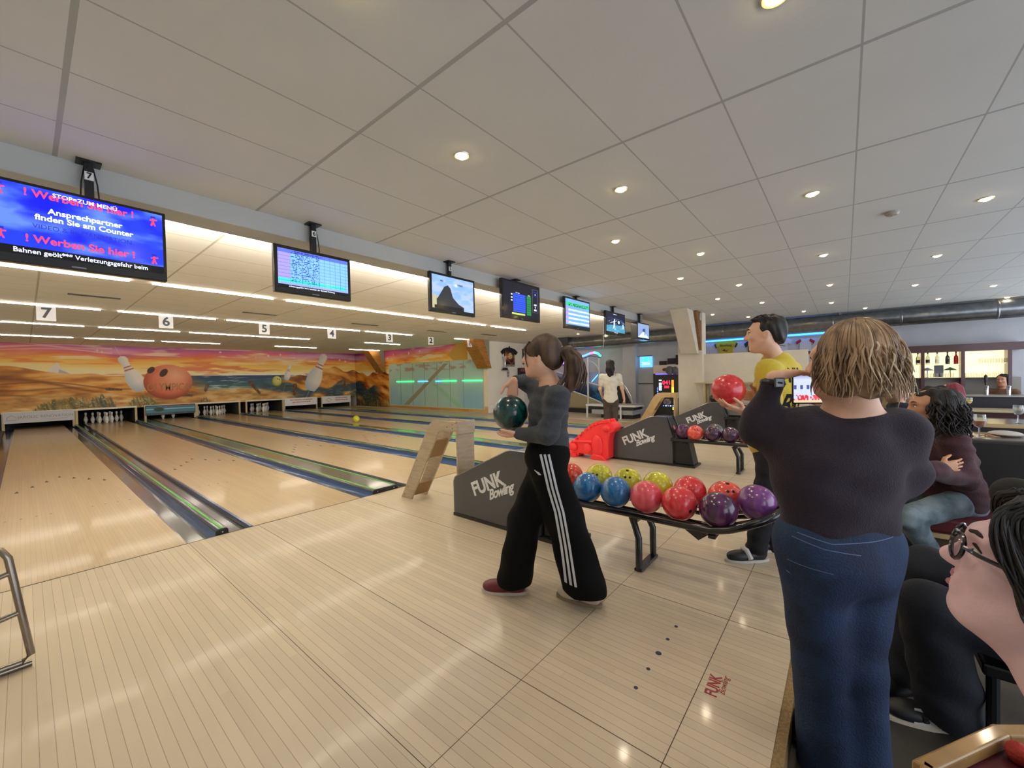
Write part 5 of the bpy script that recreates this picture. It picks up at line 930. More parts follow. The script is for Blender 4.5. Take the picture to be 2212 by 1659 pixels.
def face_parts(body, c, M, s=1, iris=M_iris, brow='3a2a20', lips=M_lip):
    q = lambda *p: c+M@(np.array(p)*s)
    for sx in (-1, 1):
        MB().sph(q(sx*.031, .0785, .008), .0142*s, 16, 10).build('eyeball', M_eye, body, smooth=True); MB().sph(q(sx*.031, .0905, .008), .0045*s, 10, 8).build('iris', iris, body, smooth=True)
        MB().tube([q(sx*.016, .101, .036), q(sx*.032, .097, .041), q(sx*.050, .082, .036)], [.0035*s, .0038*s, .002*s], 6).build('eyebrow', mat('brow_'+brow, brow, .8), body, smooth=True)
        MB().tube([q(sx*.017, .089, .014), q(sx*.031, .094, .020), q(sx*.046, .082, .013)], .0022*s, 6).build('upper_lash', mat('brow_'+brow, brow, .8), body, smooth=True)
    MB().tube([q(-.022, .086, -.056), q(-.01, .0955, -.053), q(0, .096, -.0545), q(.01, .0955, -.053), q(.022, .086, -.056)], [.002*s, .0042*s, .004*s, .0042*s, .002*s], 8).tube([q(-.020, .086, -.060), q(0, .0955, -.0655), q(.020, .086, -.060)], [.002*s, .0058*s, .002*s], 8).build('lips', lips, body, smooth=True)
def hand(w, f, n, side, curl=(.3, .35, .4, .45), s=1, thumb=.5, spread=.06):
    """w wrist, f finger direction, n the way the palm faces, side +1 when the thumb is along f x n"""
    f = nz(f); n = nz(np.array(n)-f*(np.array(n)@f)); t = np.cross(f, n)*side; P = []
    kn = w+f*.088*s
    for o_, r in ((.030, .0125), (.011, .0135), (-.009, .013), (-.027, .0115)): P.append(cone(w+t*o_*.55*s+f*.008*s, kn+t*o_*s-f*abs(o_)*.15, .0145*s, r*s, .012))
    for i, (o_, L, r) in enumerate(((.031, .071, .0088), (.011, .079, .0092), (-.010, .073, .0088), (-.029, .057, .0078))):
        p = kn+t*o_*s-f*abs(o_)*.15; d = nz(f+t*(1.5-i)*spread); c_ = curl[i]; a = c_*.7
        for seg_, (l, rr) in enumerate(((.45, 1), (.32, .92), (.25, .84))):
            dd = d*math.cos(a)+n*math.sin(a); e = p+dd*L*l*s; P.append(cone(p, e, r*rr*s, r*(rr-.08)*s, .004)); p = e; a += c_
    p = w+t*.022*s+f*.018*s+n*.006; d1 = nz(t*.75+f*.65+n*thumb); d2 = nz(t*.25+f*.95+n*thumb*.8)
    P += [cone(p, p+d1*.042*s, .0150*s, .012*s, .012), cone(p+d1*.042*s, p+d1*.042*s+d2*.032*s, .0108*s, .0098*s, .006), cone(p+d1*.042*s+d2*.032*s, p+d1*.042*s+d2*.056*s, .0098*s, .008*s, .004)]
    return P
def torso(sL, sR, pel, w=1, d=1, top=.0, k=.06, g=0, belly=0):
    """ellipsoids from the shoulders to the hips, g thickens for clothing"""
    c = (sL+sR)/2; up = nz(c-pel); lat = nz(sR-sL); lat = nz(lat-up*(lat@up)); fw = np.cross(up, lat); M = np.stack([lat, fw, up], 1); L = np.linalg.norm(c-pel); sw = np.linalg.norm(sR-sL)/2
    q = lambda x, y, z: c+M@V3(x, y, z)
    return [cone(sL+up*(.0-top), sR+up*(.0-top), .048*w+g, .048*w+g, k), ell(q(0, .0, -.13*L/.5), (sw*.88*w+g, .105*d+g, .15*L/.5), M, k), ell(q(0, .01+belly*.3, -.33*L/.5), (sw*.74*w+g, .095*d+belly+g, .15*L/.5), M, k), ell(pel+up*.02, (sw*.86*w+g, .108*d+belly*.5+g, .115), M, k)], M
def leg(h_, kn, an, r, k=.05): return [cone(h_, kn, r[0], r[1], k), cone(kn, an, r[1]*.98, r[2], k*.6)]
def shoe(t, an, d, m, sole='d8d2c8', L=.27, zf=0, nm='shoe', parts=None):
    d = nz(V3(d[0], d[1], 0)); s_ = V3(-d[1], d[0], 0); a = V3(an[0], an[1], zf); M = np.stack([s_, d, V3(0, 0, 1)], 1)
    P = [ell(a+d*.0-d*.02+V3(0, 0, .055), (.036, .05, .05), M, .03), ell(a+d*(L*.30)+V3(0, 0, .042), (.043, .11, .034), M, .04), ell(a+d*(L*.48)+V3(0, 0, .036), (.045, .07, .028), M, .03), ell(a+V3(0, 0, -.052), (.3, .3, .06), M, .006, -1)]
    o = blob(nm, P, .006, m, t, smooth=1); O_ = []
    for th in np.linspace(0, 2*math.pi, 28, endpoint=False):
        x = math.cos(th); y = math.sin(th); wd = .047*(1-.12*(y < 0)); O_.append(a+s_*wd*x*(abs(x)**-.2 if abs(x) > .01 else 1)*.98+d*(L*.25+L*.53*y))
    mb = MB(); n = len(O_); mb.add([p+V3(0, 0, z) for z in (0.001, .019) for p in O_], [tuple(range(n))[::-1], tuple(range(n, 2*n))]+[(i, (i+1) % n, n+(i+1) % n, n+i) for i in range(n)]); mb.build('sole', mat('sole_'+sole, sole, .6), o, smooth=True); return o
def folds(s, a=.004, fx=30, ph=0): return lambda x, y, z: a*np.sin((z*s+ph)+2.2*np.sin(x*9+ph)+1.8*np.sin(y*11-ph))*np.sin(x*fx*.35+y*fx*.3+ph)+a*.5*np.sin(z*s*1.7+x*17-y*13)
def strands(c, M, r, n, lens, rad=.006, seed=1, phi=(0, 6.283), th0=.15, drop=(.05, .15), wave=.006, flare=0, curl=0, part=0, fw=0):
    """locks that start near the crown, follow the skull and hang down"""
    g = np.random.RandomState(seed); mb = MB(); r = np.array(r)
    for i in range(n):
        ph = phi[0]+(phi[1]-phi[0])*(i+g.rand())/n; th = th0+g.rand()*.5; pts = []; k = 1+g.uniform(-.02, .06); L = g.uniform(*lens); x = 0; w1, w2 = g.rand(2)*6; fq = g.uniform(22, 40)
        while th < L:
            d = V3(math.sin(th)*math.cos(ph), math.sin(th)*math.sin(ph), math.cos(th)); pts.append(c+M@(d*r*k)+M@V3(part, 0, 0)*max(0, 1-th)); th += .18
        p = pts[-1]; o_ = nz(p-c); D = g.uniform(*drop); m = 7
        for j in range(1, m):
            p2 = p+V3(0, 0, -1)*D*j/m+o_*V3(1, 1, 0)*flare*j/m
            a = curl*min(1, j/2); pts.append(p2+V3(math.cos(fq*D*j/m+w1), math.sin(fq*D*j/m+w2), 0)*(wave+a))
        R_ = [rad*g.uniform(.7, 1.1)*(1 if q < len(pts)-4 else max(.15, (len(pts)-q)/5)) for q in range(len(pts))]
        mb.tube(pts, R_, 6)
    return mb
def crv(P, n=4):
    P = [np.array(p) for p in P]; Q = [P[0]*2-P[1]]+P+[P[-1]*2-P[-2]]; O_ = []
    for i in range(1, len(Q)-2):
        for t in np.linspace(0, 1, n, endpoint=False): O_.append(.5*((2*Q[i])+(Q[i+1]-Q[i-1])*t+(2*Q[i-1]-5*Q[i]+4*Q[i+1]-Q[i+2])*t*t+(-Q[i-1]+3*Q[i]-3*Q[i+1]+Q[i+2])*t**3))
    return O_+[P[-1]]
def hair_cap(name, c, M, parts, m, parent, h=.006, disp=None): return blob(name, [ell(c+M@V3(*p), r, M, .02) for p, r in parts], h, m, parent, disp)
hairdisp = lambda sx, sy, sz, a=.0022: (lambda x, y, z: a*np.sin(x*sx+z*sz+2*np.sin(z*14))+a*.8*np.sin(y*sy-z*sz*.6+1.7*np.sin(x*20)))
def ribbon(body, path, width, m, name, parent, dirn, off=.002, n=None):
    """cloth strip lying on a body surface; path = points in front of it, dirn = direction to cast"""
    T = bvh(body); rows = []; d = Vector(nz(dirn))
    P = [np.array(p) for p in path]; Q = []
    for i in range(len(P)-1):
        for t in np.linspace(0, 1, 14, endpoint=(i == len(P)-2)): Q.append(P[i]+(P[i+1]-P[i])*t)
    for i, p in enumerate(Q):
        tg = nz(Q[min(i+1, len(Q)-1)]-Q[max(i-1, 0)]); s_ = nz(np.cross(tg, dirn)); row = []
        for k in (-.5, -.17, .17, .5):
            o_ = Vector(p+s_*width*k-np.array(dirn)*.4); hit = T.ray_cast(o_, d)
            row.append(np.array(hit[0])-np.array(dirn)*off if hit[0] is not None else None)
        rows.append(row)
    rows = [r for r in rows if all(x is not None for x in r)]
    if len(rows) < 2: return None
    V = [x for r in rows for x in r]; F = [(i*4+k, i*4+k+1, i*4+k+5, i*4+k+4) for i in range(len(rows)-1) for k in range(3)]
    return MB().add(V, F).build(name, m, parent, smooth=True)
def on_surface(o, body, dirn, off=.002, back=.10):     # push flat lettering onto a body surface
    T = bvh(body); b = wl(o.parent); me = o.data
    for v in me.vertices:
        p = np.array(v.co)+b; hit = T.ray_cast(Vector(p-np.array(dirn)*back), Vector(dirn))
        if hit[0] is not None: v.co = Vector(np.array(hit[0])-np.array(dirn)*off-b)
    me.update()
FH = nz(V3(FW[0], FW[1], 0)); RH = nz(V3(RT[0], RT[1], 0)); Z1 = V3(0, 0, 1)
# ===== the walking woman with the dark green ball
D0 = 2.4; M_wool = mat('grey_sweater', '3f444c', .9, noise=.25, nscale=60, bump=.5, bscale=180, sheen=.1); M_blackcl = mat('black_track_cloth', '060608', .85, spec=.2)
t = thing('person', (*at(1185, 1280, D0)[:2], 0), 'walking woman in a grey sweater and black striped trousers holding a dark green ball', 'person')
f = nz(-RH*.92+FH*.38); M = frame(f, (0, 0, 1)); R_ = M[:, 0]
hc = at(1168, 771, 2.36); nk = at(1190, 834, 2.38); pel = at(1183, 975, 2.42); sL = at(1205, 858, 2.22); sR = at(1165, 850, 2.52)
eL = at(1184, 938, 2.20); wL = at(1124, 937, 2.34); eR = at(1138, 826, 2.62); wR = at(1110, 822, 2.50)
hL = pel-R_*.08; hR = pel+R_*.08; kL = at(1218, 1118, 2.36); kR = at(1133, 1125, 2.44); aL = at(1262, 1262, 2.34); aR = at(1112, 1248, 2.48)
bl = at(1103, 892, 2.48)
TP, TM = torso(sL, sR, pel, .9, .95)
sk = head_prims(hc, M, .98)+[cone(hc+M@V3(0, -.02, -.07), nk, .046, .050, .04), cone(sL, eL, .038, .034), cone(eL, wL, .034, .024), cone(sR, eR, .038, .034), cone(eR, wR, .034, .024), cone(hL, kL, .07, .05), cone(kL, aL, .05, .03), cone(hR, kR, .07, .05), cone(kR, aR, .05, .03)]+TP
sk += [cone(nk, (sL+sR)/2-f*.045+Z1*.0, .052, .06, .05)]
sk += hand(wR, -Z1*.9+nz(bl-wR)*.3-RH*.1, nz(bl-wR)*.2-RH*.2+FH*.1-FH*.6, 1, (.35, .5, .55, .6), .95)+hand(wL, -RH*.75-Z1*.15+FH*.55, Z1*.8-RH*.1, -1, (.3, .3, .3, .3), .95)
body = blob('body', sk, .005, M_skin, t); face_parts(body, hc, M, .98)
TP, _ = torso(sL, sR, pel+Z1*.015, .9, .95, g=.016)
sw = TP+[cone(sL, eL, .060, .052, .05), cone(eL, wL, .052, .038, .04), cone(sR, eR, .058, .05, .05), cone(eR, wR+nz(eR-wR)*.03, .05, .038, .04), cone(nk-Z1*.06, pel, .08, .1, .06), ell(nk+f*-.085+Z1*.0-R_*.045, (.085, .075, .080), M, .012, -1), ell(nk+Z1*.04, (.075, .08, .06), M, .02, -1)]
blob('sweater', sw, .006, M_wool, t, folds(60, .005, 40))
MB().tube([nk+R_*a_+f*b_+Z1*c_ for a_, b_, c_ in ((-.075, -.03, -.03), (-.062, -.06, .0), (0, -.068, .035), (.062, -.04, .01), (.07, .0, -.03))], .011, 8).build('neckband', M_blk, t, smooth=True)
tr = [ell(pel, (.155, .115, .12), TM, .05)]+[cone(hL-Z1*.02, kL, .110, .108, .06), cone(kL, aL-Z1*.005, .106, .128, .05), cone(hR-Z1*.02, kR, .105, .095, .06), cone(kR, aR+Z1*.0, .092, .108, .05), ell(aL-Z1*.155, (.3, .3, .13), None, .004, -1), ell(aR-Z1*.165, (.3, .3, .13), None, .004, -1)]
trs = blob('trousers', tr, .006, M_blackcl, t, folds(16, .006, 50)); SG = mat('stripe_silver', 'c9ccd4', .5)
for k in (-1, 0, 1):
    ribbon(trs, [at(1178+k*9, 985, 2.2), at(1195+k*9, 1060, 2.2), at(1213+k*9, 1120, 2.15), at(1228+k*9, 1200, 2.12), at(1241+k*10, 1292, 2.12)], .013, SG, 'stripe', trs, FH)
for k in range(3): ribbon(trs, [at(1156+k*4, 1021+k*2, 2.2), at(1166+k*2, 1031, 2.2)], .005, SG, 'small_emblem', trs, FH)
M_hw = mat('hair_brown', '5a4332', .6, col2='2e2018', nscale=30, stretch=(1, 1, .15))
hq = lambda *p: hc+M@V3(*p)
hair = [ell(hq(0, -.03, .042), (.087, .100, .092), M, .03), ell(hq(0, -.07, -.01), (.074, .068, .07), M, .03), ell(hq(.055, .01, .03), (.03, .06, .05), M, .02), ell(hq(-.055, .01, .035), (.03, .06, .045), M, .02), ell(hq(0, .075, -.03), (.075, .05, .075), M, .02, -1)]
pt = [hq(0, -.125, .03), hq(0, -.165, .02), hq(0, -.20, -.03), hq(0, -.205, -.09), hq(-.01, -.19, -.15), hq(-.02, -.165, -.20)]
hair += [cone(pt[i], pt[i+1], (.024, .035, .045, .045, .036, .022)[i], (.035, .045, .045, .036, .022, .008)[i], .02) for i in range(5)]
blob('hair', hair, .005, M_hw, t, hairdisp(90, 110, 12))
g = np.random.RandomState(4); mb = MB()
for i in range(26): a_ = g.uniform(-.03, .03, 3); mb.tube([p+M@(a_*np.array([1, 1, .6])*(1+j*.25)) for j, p in enumerate(pt)], [.008, .008, .008, .007, .005, .001], 5)
for i in range(8): x_ = g.uniform(.03, .07)*(1 if i % 2 else -1); mb.tube([hq(x_, .05, .09), hq(x_*1.15, .075, .05), hq(x_*1.2, .07, -.01), hq(x_*1.15, .06, -.06)], [.004, .005, .004, .001], 5)
mb.build('ponytail_strands', M_hw, t, smooth=True); MB().tube([hq(.022*math.cos(q), -.128, .03+.022*math.sin(q)) for q in np.linspace(0, 6.28, 12, endpoint=False)], .007, 6, closed=True).build('hair_tie', M_blk, t, smooth=True)
M_sr = mat('shoe_dark_red', '6e1c26', .45, noise=.2)
shoe(t, aR+f*.0, nz(-RH*.95+FH*.15), M_sr, 'c9bdb2'); shoe(t, aL+RH*.03, nz(-RH*.8+FH*.5), mat('shoe_cream', 'cbbfae', .5), '8f7f6c')
ball(tuple(bl), 'green', 'dark green bowling ball carried by the walking woman', rot=None, holes=tuple(nz(Z1*.9-FH*.35-RH*.1)))
# ===== the man in the yellow shirt with the red ball
M_yel = mat('yellow_shirt', 'c9b231', .85, noise=.08, nscale=50, bump=.25, bscale=120, sheen=.2); M_jean = mat('dark_jeans', '11131d', .8, noise=.3, nscale=20, bump=.3, bscale=120)
t = thing('person', (*at(1640, 1200, 2.85)[:2], 0), 'man in a yellow shirt with dark letters, looking left and holding a red ball', 'person')
f = nz(-RH*.84+FH*.54); M = frame(f, (0, 0, 1)); R_ = M[:, 0]
hc = at(1652, 723, 2.85); nk = at(1676, 776, 2.9); pel = at(1668, 965, 2.95); ft = nz(-RH*.60+FH*.80); sc_ = at(1682, 800, 2.88); sL = sc_-frame(ft)[:, 0]*.185; sR = sc_+frame(ft)[:, 0]*.185
eL = at(1668, 896, 2.66); wL = at(1606, 886, 2.72); eR = at(1668, 880, 3.08); wR = at(1632, 858, 2.92); bl = at(1573, 842, 2.80)
hL = pel-R_*.09; hR = pel+R_*.09; kL = at(1652, 1080, 2.84); kR = at(1664, 1080, 2.98); aL = at(1635, 1180, 2.84); aR = at(1672, 1176, 3.0)
TP, TM = torso(sL, sR, pel, 1, 1)
sk = head_prims(hc, M, 1.03, 1.08, 1.04)+[cone(hc+M@V3(0, -.02, -.07), nk, .055, .058, .04), cone(sL, eL, .048, .04), cone(eL, wL, .042, .029), cone(sR, eR, .048, .04), cone(eR, wR, .042, .029), cone(hL, kL, .08, .055), cone(kL, aL, .055, .035), cone(hR, kR, .08, .055), cone(kR, aR, .055, .035)]+TP
sk += hand(wL, nz(-RH*.9+Z1*.22+FH*.1), nz(Z1*1+FH*.2), -1, (.28, .3, .3, .3), 1.08)+hand(wR, nz(-RH*.75+Z1*.15+FH*-.2), nz(-RH*.4-FH*.9+Z1*.3), 1, (.3, .3, .35, .35), 1.05)
body = blob('body', sk, .005, M_skin, t); face_parts(body, hc, M, 1.03, brow='1a1412')
TP, _ = torso(sL, sR, pel+Z1*.0, 1, 1.05, g=.022, belly=.01)
uL = sL+(eL-sL)*.62; uR = sR+(eR-sR)*.55
sh = TP+[cone(sL, uL, .070, .074, .05), cone(sR, uR, .068, .072, .05), cone(nk-Z1*.02, nk-Z1*.12, .075, .11, .05), cone(nk-Z1*.07, pel+Z1*.04, .11, .14, .06), ell(nk+Z1*.045, (.066, .066, .06), M, .012, -1), ell(uL+nz(eL-sL)*.09, (.09, .09, .045), frame(f, nz(eL-sL)), .004, -1)]
shirt = blob('shirt', sh, .006, M_yel, t, folds(26, .005, 30)); ink = mat('shirt_ink', '14161c', .7)
for s_, z_, sz in (('NUR', .040, .10), ('BREI', .245, .15)):
    o = text(s_, sz*1.35, ink, t, (sL+sR)/2-Z1*z_-ft*.14, frame(ft)[:, 0], Z1, 'print', bold=.005, sx=.62); on_surface(o, shirt, nz(ft), back=.15)
tr = [ell(pel-Z1*.02, (.165, .125, .11), TM, .05)]+leg(hL, kL, aL, (.095, .072, .066))+leg(hR, kR, aR, (.095, .072, .066)); blob('trousers', tr, .006, M_jean, t, folds(40, .004, 30))
M_hb = mat('hair_black', '15110f', .55, col2='241c18', nscale=40, stretch=(1, 1, .3)); hq = lambda *p: hc+M@(V3(*p)*1.03)
blob('hair', [ell(hq(0, -.032, .052), (.086, .100, .088), M, .02), ell(hq(0, -.075, -.01), (.068, .055, .065), M, .03), ell(hq(0, .030, .106), (.045, .045, .022), M, .03), ell(hq(.06, .0, .03), (.022, .03, .04), M, .02), ell(hq(-.06, .0, .03), (.022, .03, .04), M, .02), ell(hq(0, .075, -.01), (.08, .045, .08), M, .012, -1)], .005, M_hb, t, hairdisp(120, 130, 60, .003))
g = np.random.RandomState(9); mb = MB()
for i in range(60):
    a_ = g.uniform(-1, 1); b_ = g.uniform(-.9, 1); p = hq(a_*.065, b_*.07-.01, .130-.035*a_*a_-.03*b_*b_); mb.tube([p-Z1*.01, p+M@V3(a_*.012, .012+.008*b_, .008), p+M@V3(a_*.02, .03, .006)], [.006, .005, .001], 5)
mb.build('hair_tufts', M_hb, t, smooth=True)
MB().tube([nk+R_*math.sin(q)*.072-f*math.cos(q)*.072+Z1*(.012-.03*math.sin(q)**2-.05*(math.cos(q) < -.3)) for q in np.linspace(0, 6.28, 20, endpoint=False)], .006, 6, closed=True).build('necklace', mat('cord_maroon', '3a1018', .6), t, smooth=True)
MB().tube([wL+nz(wL-eL)*-.012+Z1*.031*math.cos(q)+FH*.031*math.sin(q) for q in np.linspace(0, 6.28, 16, endpoint=False)], .0055, 6, closed=True).build('bracelet', M_blk, t, smooth=True)
s1_ = shoe(t, aL, nz(-RH), mat('shoe_black', '1c1d22', .5), 'c4c2be', .29); MB().tube([V3(aL[0], aL[1], 0)-RH*.07+FH*-.046+Z1*.03, V3(aL[0], aL[1], 0)-RH*.085-FH*.02+Z1*.085, V3(aL[0], aL[1], 0)-RH*.09+FH*.02+Z1*.085], .018, 8).build('strap', mat('strap_white', 'c8c8c4', .5), s1_); shoe(t, aR, nz(-RH), mat('shoe_black', '1c1d22', .5), 'c4c2be', .29)
ball(tuple(bl), 'scarlet', 'glittering red bowling ball held in the hands of the man in yellow', rot=None)
# ===== the woman in front, seen from behind, filming with a phone
M_aub = mat('aubergine_knit', '251a28', .9, noise=.2, nscale=60, bump=.35, bscale=200, sheen=.08); M_blue = mat('blue_jeans', '1b3356', .8, col2='112240', nscale=7, bump=.35, bscale=150)
t = thing('person', (*at(1820, 1700, 1.38)[:2], FZ), 'fair haired woman from behind in an aubergine top and blue jeans, raising a phone', 'person')
f = nz(FH*.99-RH*.08); R_ = frame(f)[:, 0]; M = frame(FH*.86-RH*.5)
hc = at(1828, 782, 1.38); nk = at(1842, 888, 1.40); pel = at(1806, 1160, 1.41); sL = at(1738, 930, 1.44); sR = at(1938, 934, 1.38)
eL = at(1636, 925, 1.52); wL = at(1672, 818, 1.46); eR = at(1950, 1020, 1.46); wR = at(1800, 880, 1.72)
hL = pel-R_*.095; hR = pel+R_*.095; kL = at(1772, 1430, 1.44); kR = at(1850, 1430, 1.42); aL = at(1792, 1700, 1.46); aR = at(1858, 1690, 1.43)
TM = frame(f); ub = lambda g: [cone(sL-Z1*.01, sR-Z1*.01, .05+g, .05+g, .07), ell(pel+Z1*.24-RH*.0, (.165+g, .105+g, .17), TM, .07), ell(pel+Z1*.10, (.150+g, .105+g, .15), TM, .06), ell(pel-Z1*.02, (.165+g, .115+g, .12), TM, .06)]; TP = ub(0)
sk = head_prims(hc, M, 1.0)+[cone(hc+M@V3(0, -.02, -.07), nk, .052, .062, .05), cone(nk, nk-Z1*.09, .060, .07, .06), cone(nk-Z1*.03, sL-Z1*.01, .045, .04, .05), cone(nk-Z1*.03, sR-Z1*.01, .045, .04, .05), cone(sL, eL, .048, .042), cone(eL, wL, .042, .027), cone(sR, eR, .048, .042), cone(eR, wR, .042, .027), cone(hL, kL, .09, .06), cone(kL, aL, .06, .035), cone(hR, kR, .09, .06), cone(kR, aR, .06, .035)]+TP
sk += hand(wL+nz(wL-eL)*.01, nz(RH*.95+FH*.3+Z1*.12), nz(-Z1), 1, (.12, .15, .18, .25), 1.0, .9, .05)+hand(wR, nz(-RH*.75+FH*.1+Z1*.5), nz(-FH*.2+Z1*.1-RH*.5), 1, (.4, .45, .5, .5), .95)
body = blob('body', sk, .0045, M_skin, t); face_parts(body, hc, M, 1.0)
tp = ub(.024)+[cone(nk-Z1*.04, nk-Z1*.16, .085, .125, .06), cone(sL, eL, .070, .056, .07), cone(eL, wL+nz(eL-wL)*.035, .056, .040, .05), cone(eL*.6+sL*.4-Z1*.03, pel+Z1*.16-RH*.09, .04, .08, .08), cone(sR, eR, .074, .060, .07), cone(eR, wR+nz(eR-wR)*.04, .056, .038, .05), cone(eR, pel+Z1*.12+RH*.08, .05, .08, .08), ell(nk+Z1*.045-f*.02, (.125, .11, .065), TM, .02, -1), ell(pel-Z1*.09, (.8, .8, .085), frame(FH-Z1*.40), .004, -1)]
top_ = blob('sweater', tp, .006, M_aub, t, folds(30, .0045, 30))
tr = [ell(pel+Z1*.045, (.160, .120, .09), TM, .04), ell(pel-Z1*.03, (.176, .135, .13), TM, .06), ell(pel-f*.035-Z1*.07, (.172, .11, .11), TM, .05)]+leg(hL-Z1*.02, kL, aL, (.108, .084, .096))+leg(hR-Z1*.02, kR, aR, (.108, .080, .092)); jn = blob('jeans', tr, .006, M_blue, t, folds(22, .0028, 60))
ST = mat('jeans_stitch', '5f7699', .8)
for pa in ([(1722, 1168), (1775, 1184), (1840, 1190)], [(1722, 1168), (1722, 1240), (1740, 1262)], [(1724, 1228), (1765, 1232), (1790, 1234)], [(1684, 1148), (1790, 1172), (1925, 1158)]): ribbon(jn, [at(x, y, 1.30) for x, y in pa], .0022, ST, 'seam', jn, FH, .001)
M_hf = mat('hair_fair', 'a58868', .5, col2='5f4834', nscale=26, stretch=(1, 1, .12)); hq = lambda *p: hc+M@V3(*p)
blob('hair', [ell(hq(0, -.03, .045), (.094, .108, .094), M, .03), ell(hq(0, -.055, -.05), (.098, .085, .075), M, .04), ell(hq(.07, .0, -.04), (.035, .06, .08), M, .03), ell(hq(-.07, .0, -.04), (.035, .06, .08), M, .03), ell(hq(0, .08, -.03), (.07, .05, .09), M, .02, -1)], .005, M_hf, t, hairdisp(85, 100, 10, .003))
strands(hq(0, -.025, .03), M, (.100, .112, .108), 360, (1.35, 1.8), .0043, 3, (2.4, 7.0), .03, (.08, .18), .006, .022, .004).build('hair_locks', M_hf, t, smooth=True)
strands(hq(0, -.02, .03), M, (.103, .114, .110), 46, (1.4, 1.75), .0036, 8, (3.8, 6.9), .03, (.11, .19), .007, .03, .006).build('light_locks', mat('hair_highlight', 'd8c6a4', .45, noise=.3, nscale=30), t, smooth=True)
MB().tube([wL+nz(eL-wL)*.015+np.cross(nz(wL-eL), FH)*.032*math.cos(q)+FH*.032*math.sin(q) for q in np.linspace(0, 6.28, 18, endpoint=False)], .011, 8, closed=True).build('watch_strap', M_blk, t, smooth=True)
MB().box(wL+nz(eL-wL)*.015-FH*.036, (.036, .036, .010), (math.pi/2, 0, -.88)).build('watch', mat('watch_face', '33383c', .2, coat=.6), t, bevel=.004)
shoe(t, aL, f, M_blk, '6a5a48', zf=FZ, nm='boot'); shoe(t, aR, f, M_blk, '6a5a48', zf=FZ, nm='boot')
ph = at(1757, 836, 1.62); t = thing('phone', tuple(ph), 'phone with lit screen held up by the woman in front, showing the lanes', 'phone')
px_, pz = nz(RH*.98-FH*.2), nz(Z1); pn = np.cross(px_, pz); w_, h_ = .155, .075*1.8
c8 = [ph+px_*a_*w_/2+pz*b_*h_/2+pn*c_*.004 for a_ in (-1, 1) for b_ in (-1, 1) for c_ in (-1, 1)]; MB().add(c8, [(0, 1, 3, 2), (4, 6, 7, 5), (0, 4, 5, 1), (2, 3, 7, 6), (0, 2, 6, 4), (1, 5, 7, 3)]).build('case', M_case, t, bevel=.003)
def pscr(u, v):
    C = lay(lay(tile(u, 'b9c0dc'), np.clip((v-.75)*5, 0, 1), '6a70a0'), np.clip((.15-v)*9, 0, 1), 'c9b48a'); C = lay(C, (np.abs(v-.5) < .07)*(np.sin(u*40) > .2)*1., '3a4a8a'); return lay(C, (np.abs(v-.16) < .09)*((vn(u*26, v*12)) > .45)*1., 'c42838')
so = pn*(.0045 if pn@FH < 0 else -.0045)
painted('screen', ph-px_*w_*.47-pz*h_*.46+so, px_*w_*.94, pz*h_*.92, 90, 60, pscr, M_scr, t)
# ===== the curly haired woman in the maroon sweater, sitting with folded arms
M_mar = mat('maroon_knit', '45202a', .9, noise=.25, nscale=50, bump=.5, bscale=160, sheen=.15); M_lj = mat('light_jeans', '7e8f98', .85, col2='55656e', nscale=9, bump=.3, bscale=150)
t = thing('person', (*at(2060, 1200, 2.8)[:2], FZ), 'smiling woman with long dark curly hair in a maroon sweater, sitting with folded arms', 'person')
f = nz(-RH*.86+FH*.32); M = frame(f, Z1); R_ = M[:, 0]
hc = at(2006, 880, 2.72); nk = at(2030, 945, 2.76); pel = at(2065, 1075, 2.78); sL = at(2062, 962, 2.62); sR = at(2022, 965, 2.95)
eL = at(2085, 1035, 2.60); wL = at(2010, 1018, 2.50); eR = at(1985, 1040, 2.88); wR = at(2030, 1010, 2.52)
kL = at(1962, 1118, 2.60); kR = at(1940, 1082, 2.95); aL = at(2022, 1212, 2.66); aR = at(1960, 1205, 3.0); hL = at(2060, 1090, 2.66); hR = at(2045, 1082, 2.88)
TP, TM = torso(sL, sR, pel, .95, 1)
sk = head_prims(hc, M, .98)+[cone(hc+M@V3(0, -.02, -.07), nk, .048, .052, .04), cone(sL, eL, .04, .036), cone(eL, wL, .036, .026), cone(sR, eR, .04, .036), cone(eR, wR, .036, .026), cone(hL, kL, .08, .06), cone(kL, aL, .055, .035), cone(hR, kR, .08, .06), cone(kR, aR, .055, .035)]+TP
sk += hand(wR+RH*.01, nz(RH*.97+Z1*.1-FH*.05), nz(FH), 1, (.2, .22, .25, .3), .95, .3)+hand(wL, nz(-RH*.9+FH*.4), nz(FH), -1, (.4, .5, .5, .5), .9)
body = blob('body', sk, .0055, M_skin3, t); face_parts(body, hc, M, .98, brow='1c1410')
TP, _ = torso(sL, sR, pel, .95, 1.05, g=.028, belly=.02)
blob('sweater', TP+[cone(sL, eL, .068, .062, .06), cone(eL, wL, .058, .045, .05), cone(sR, eR, .066, .06, .06), cone(eR, wR-RH*.02, .056, .045, .05), cone(nk-Z1*.08, pel, .12, .15, .06), ell(nk+Z1*.04, (.06, .065, .06), M, .012, -1)], .0065, M_mar, t, folds(55, .005, 34))
jn2 = blob('jeans', [ell(pel-Z1*.05, (.17, .15, .11), TM, .05), cone(hL, kL, .088, .074, .05), cone(kL, aL, .068, .055, .03), cone(hR, kR, .088, .074, .05), cone(kR, aR, .068, .055, .03)], .0065, M_lj, t, folds(50, .003, 24))
M_curl = mat('hair_dark_curls', '1b1311', .6, col2='0d0908', nscale=30); hq = lambda *p: hc+M@V3(*p)
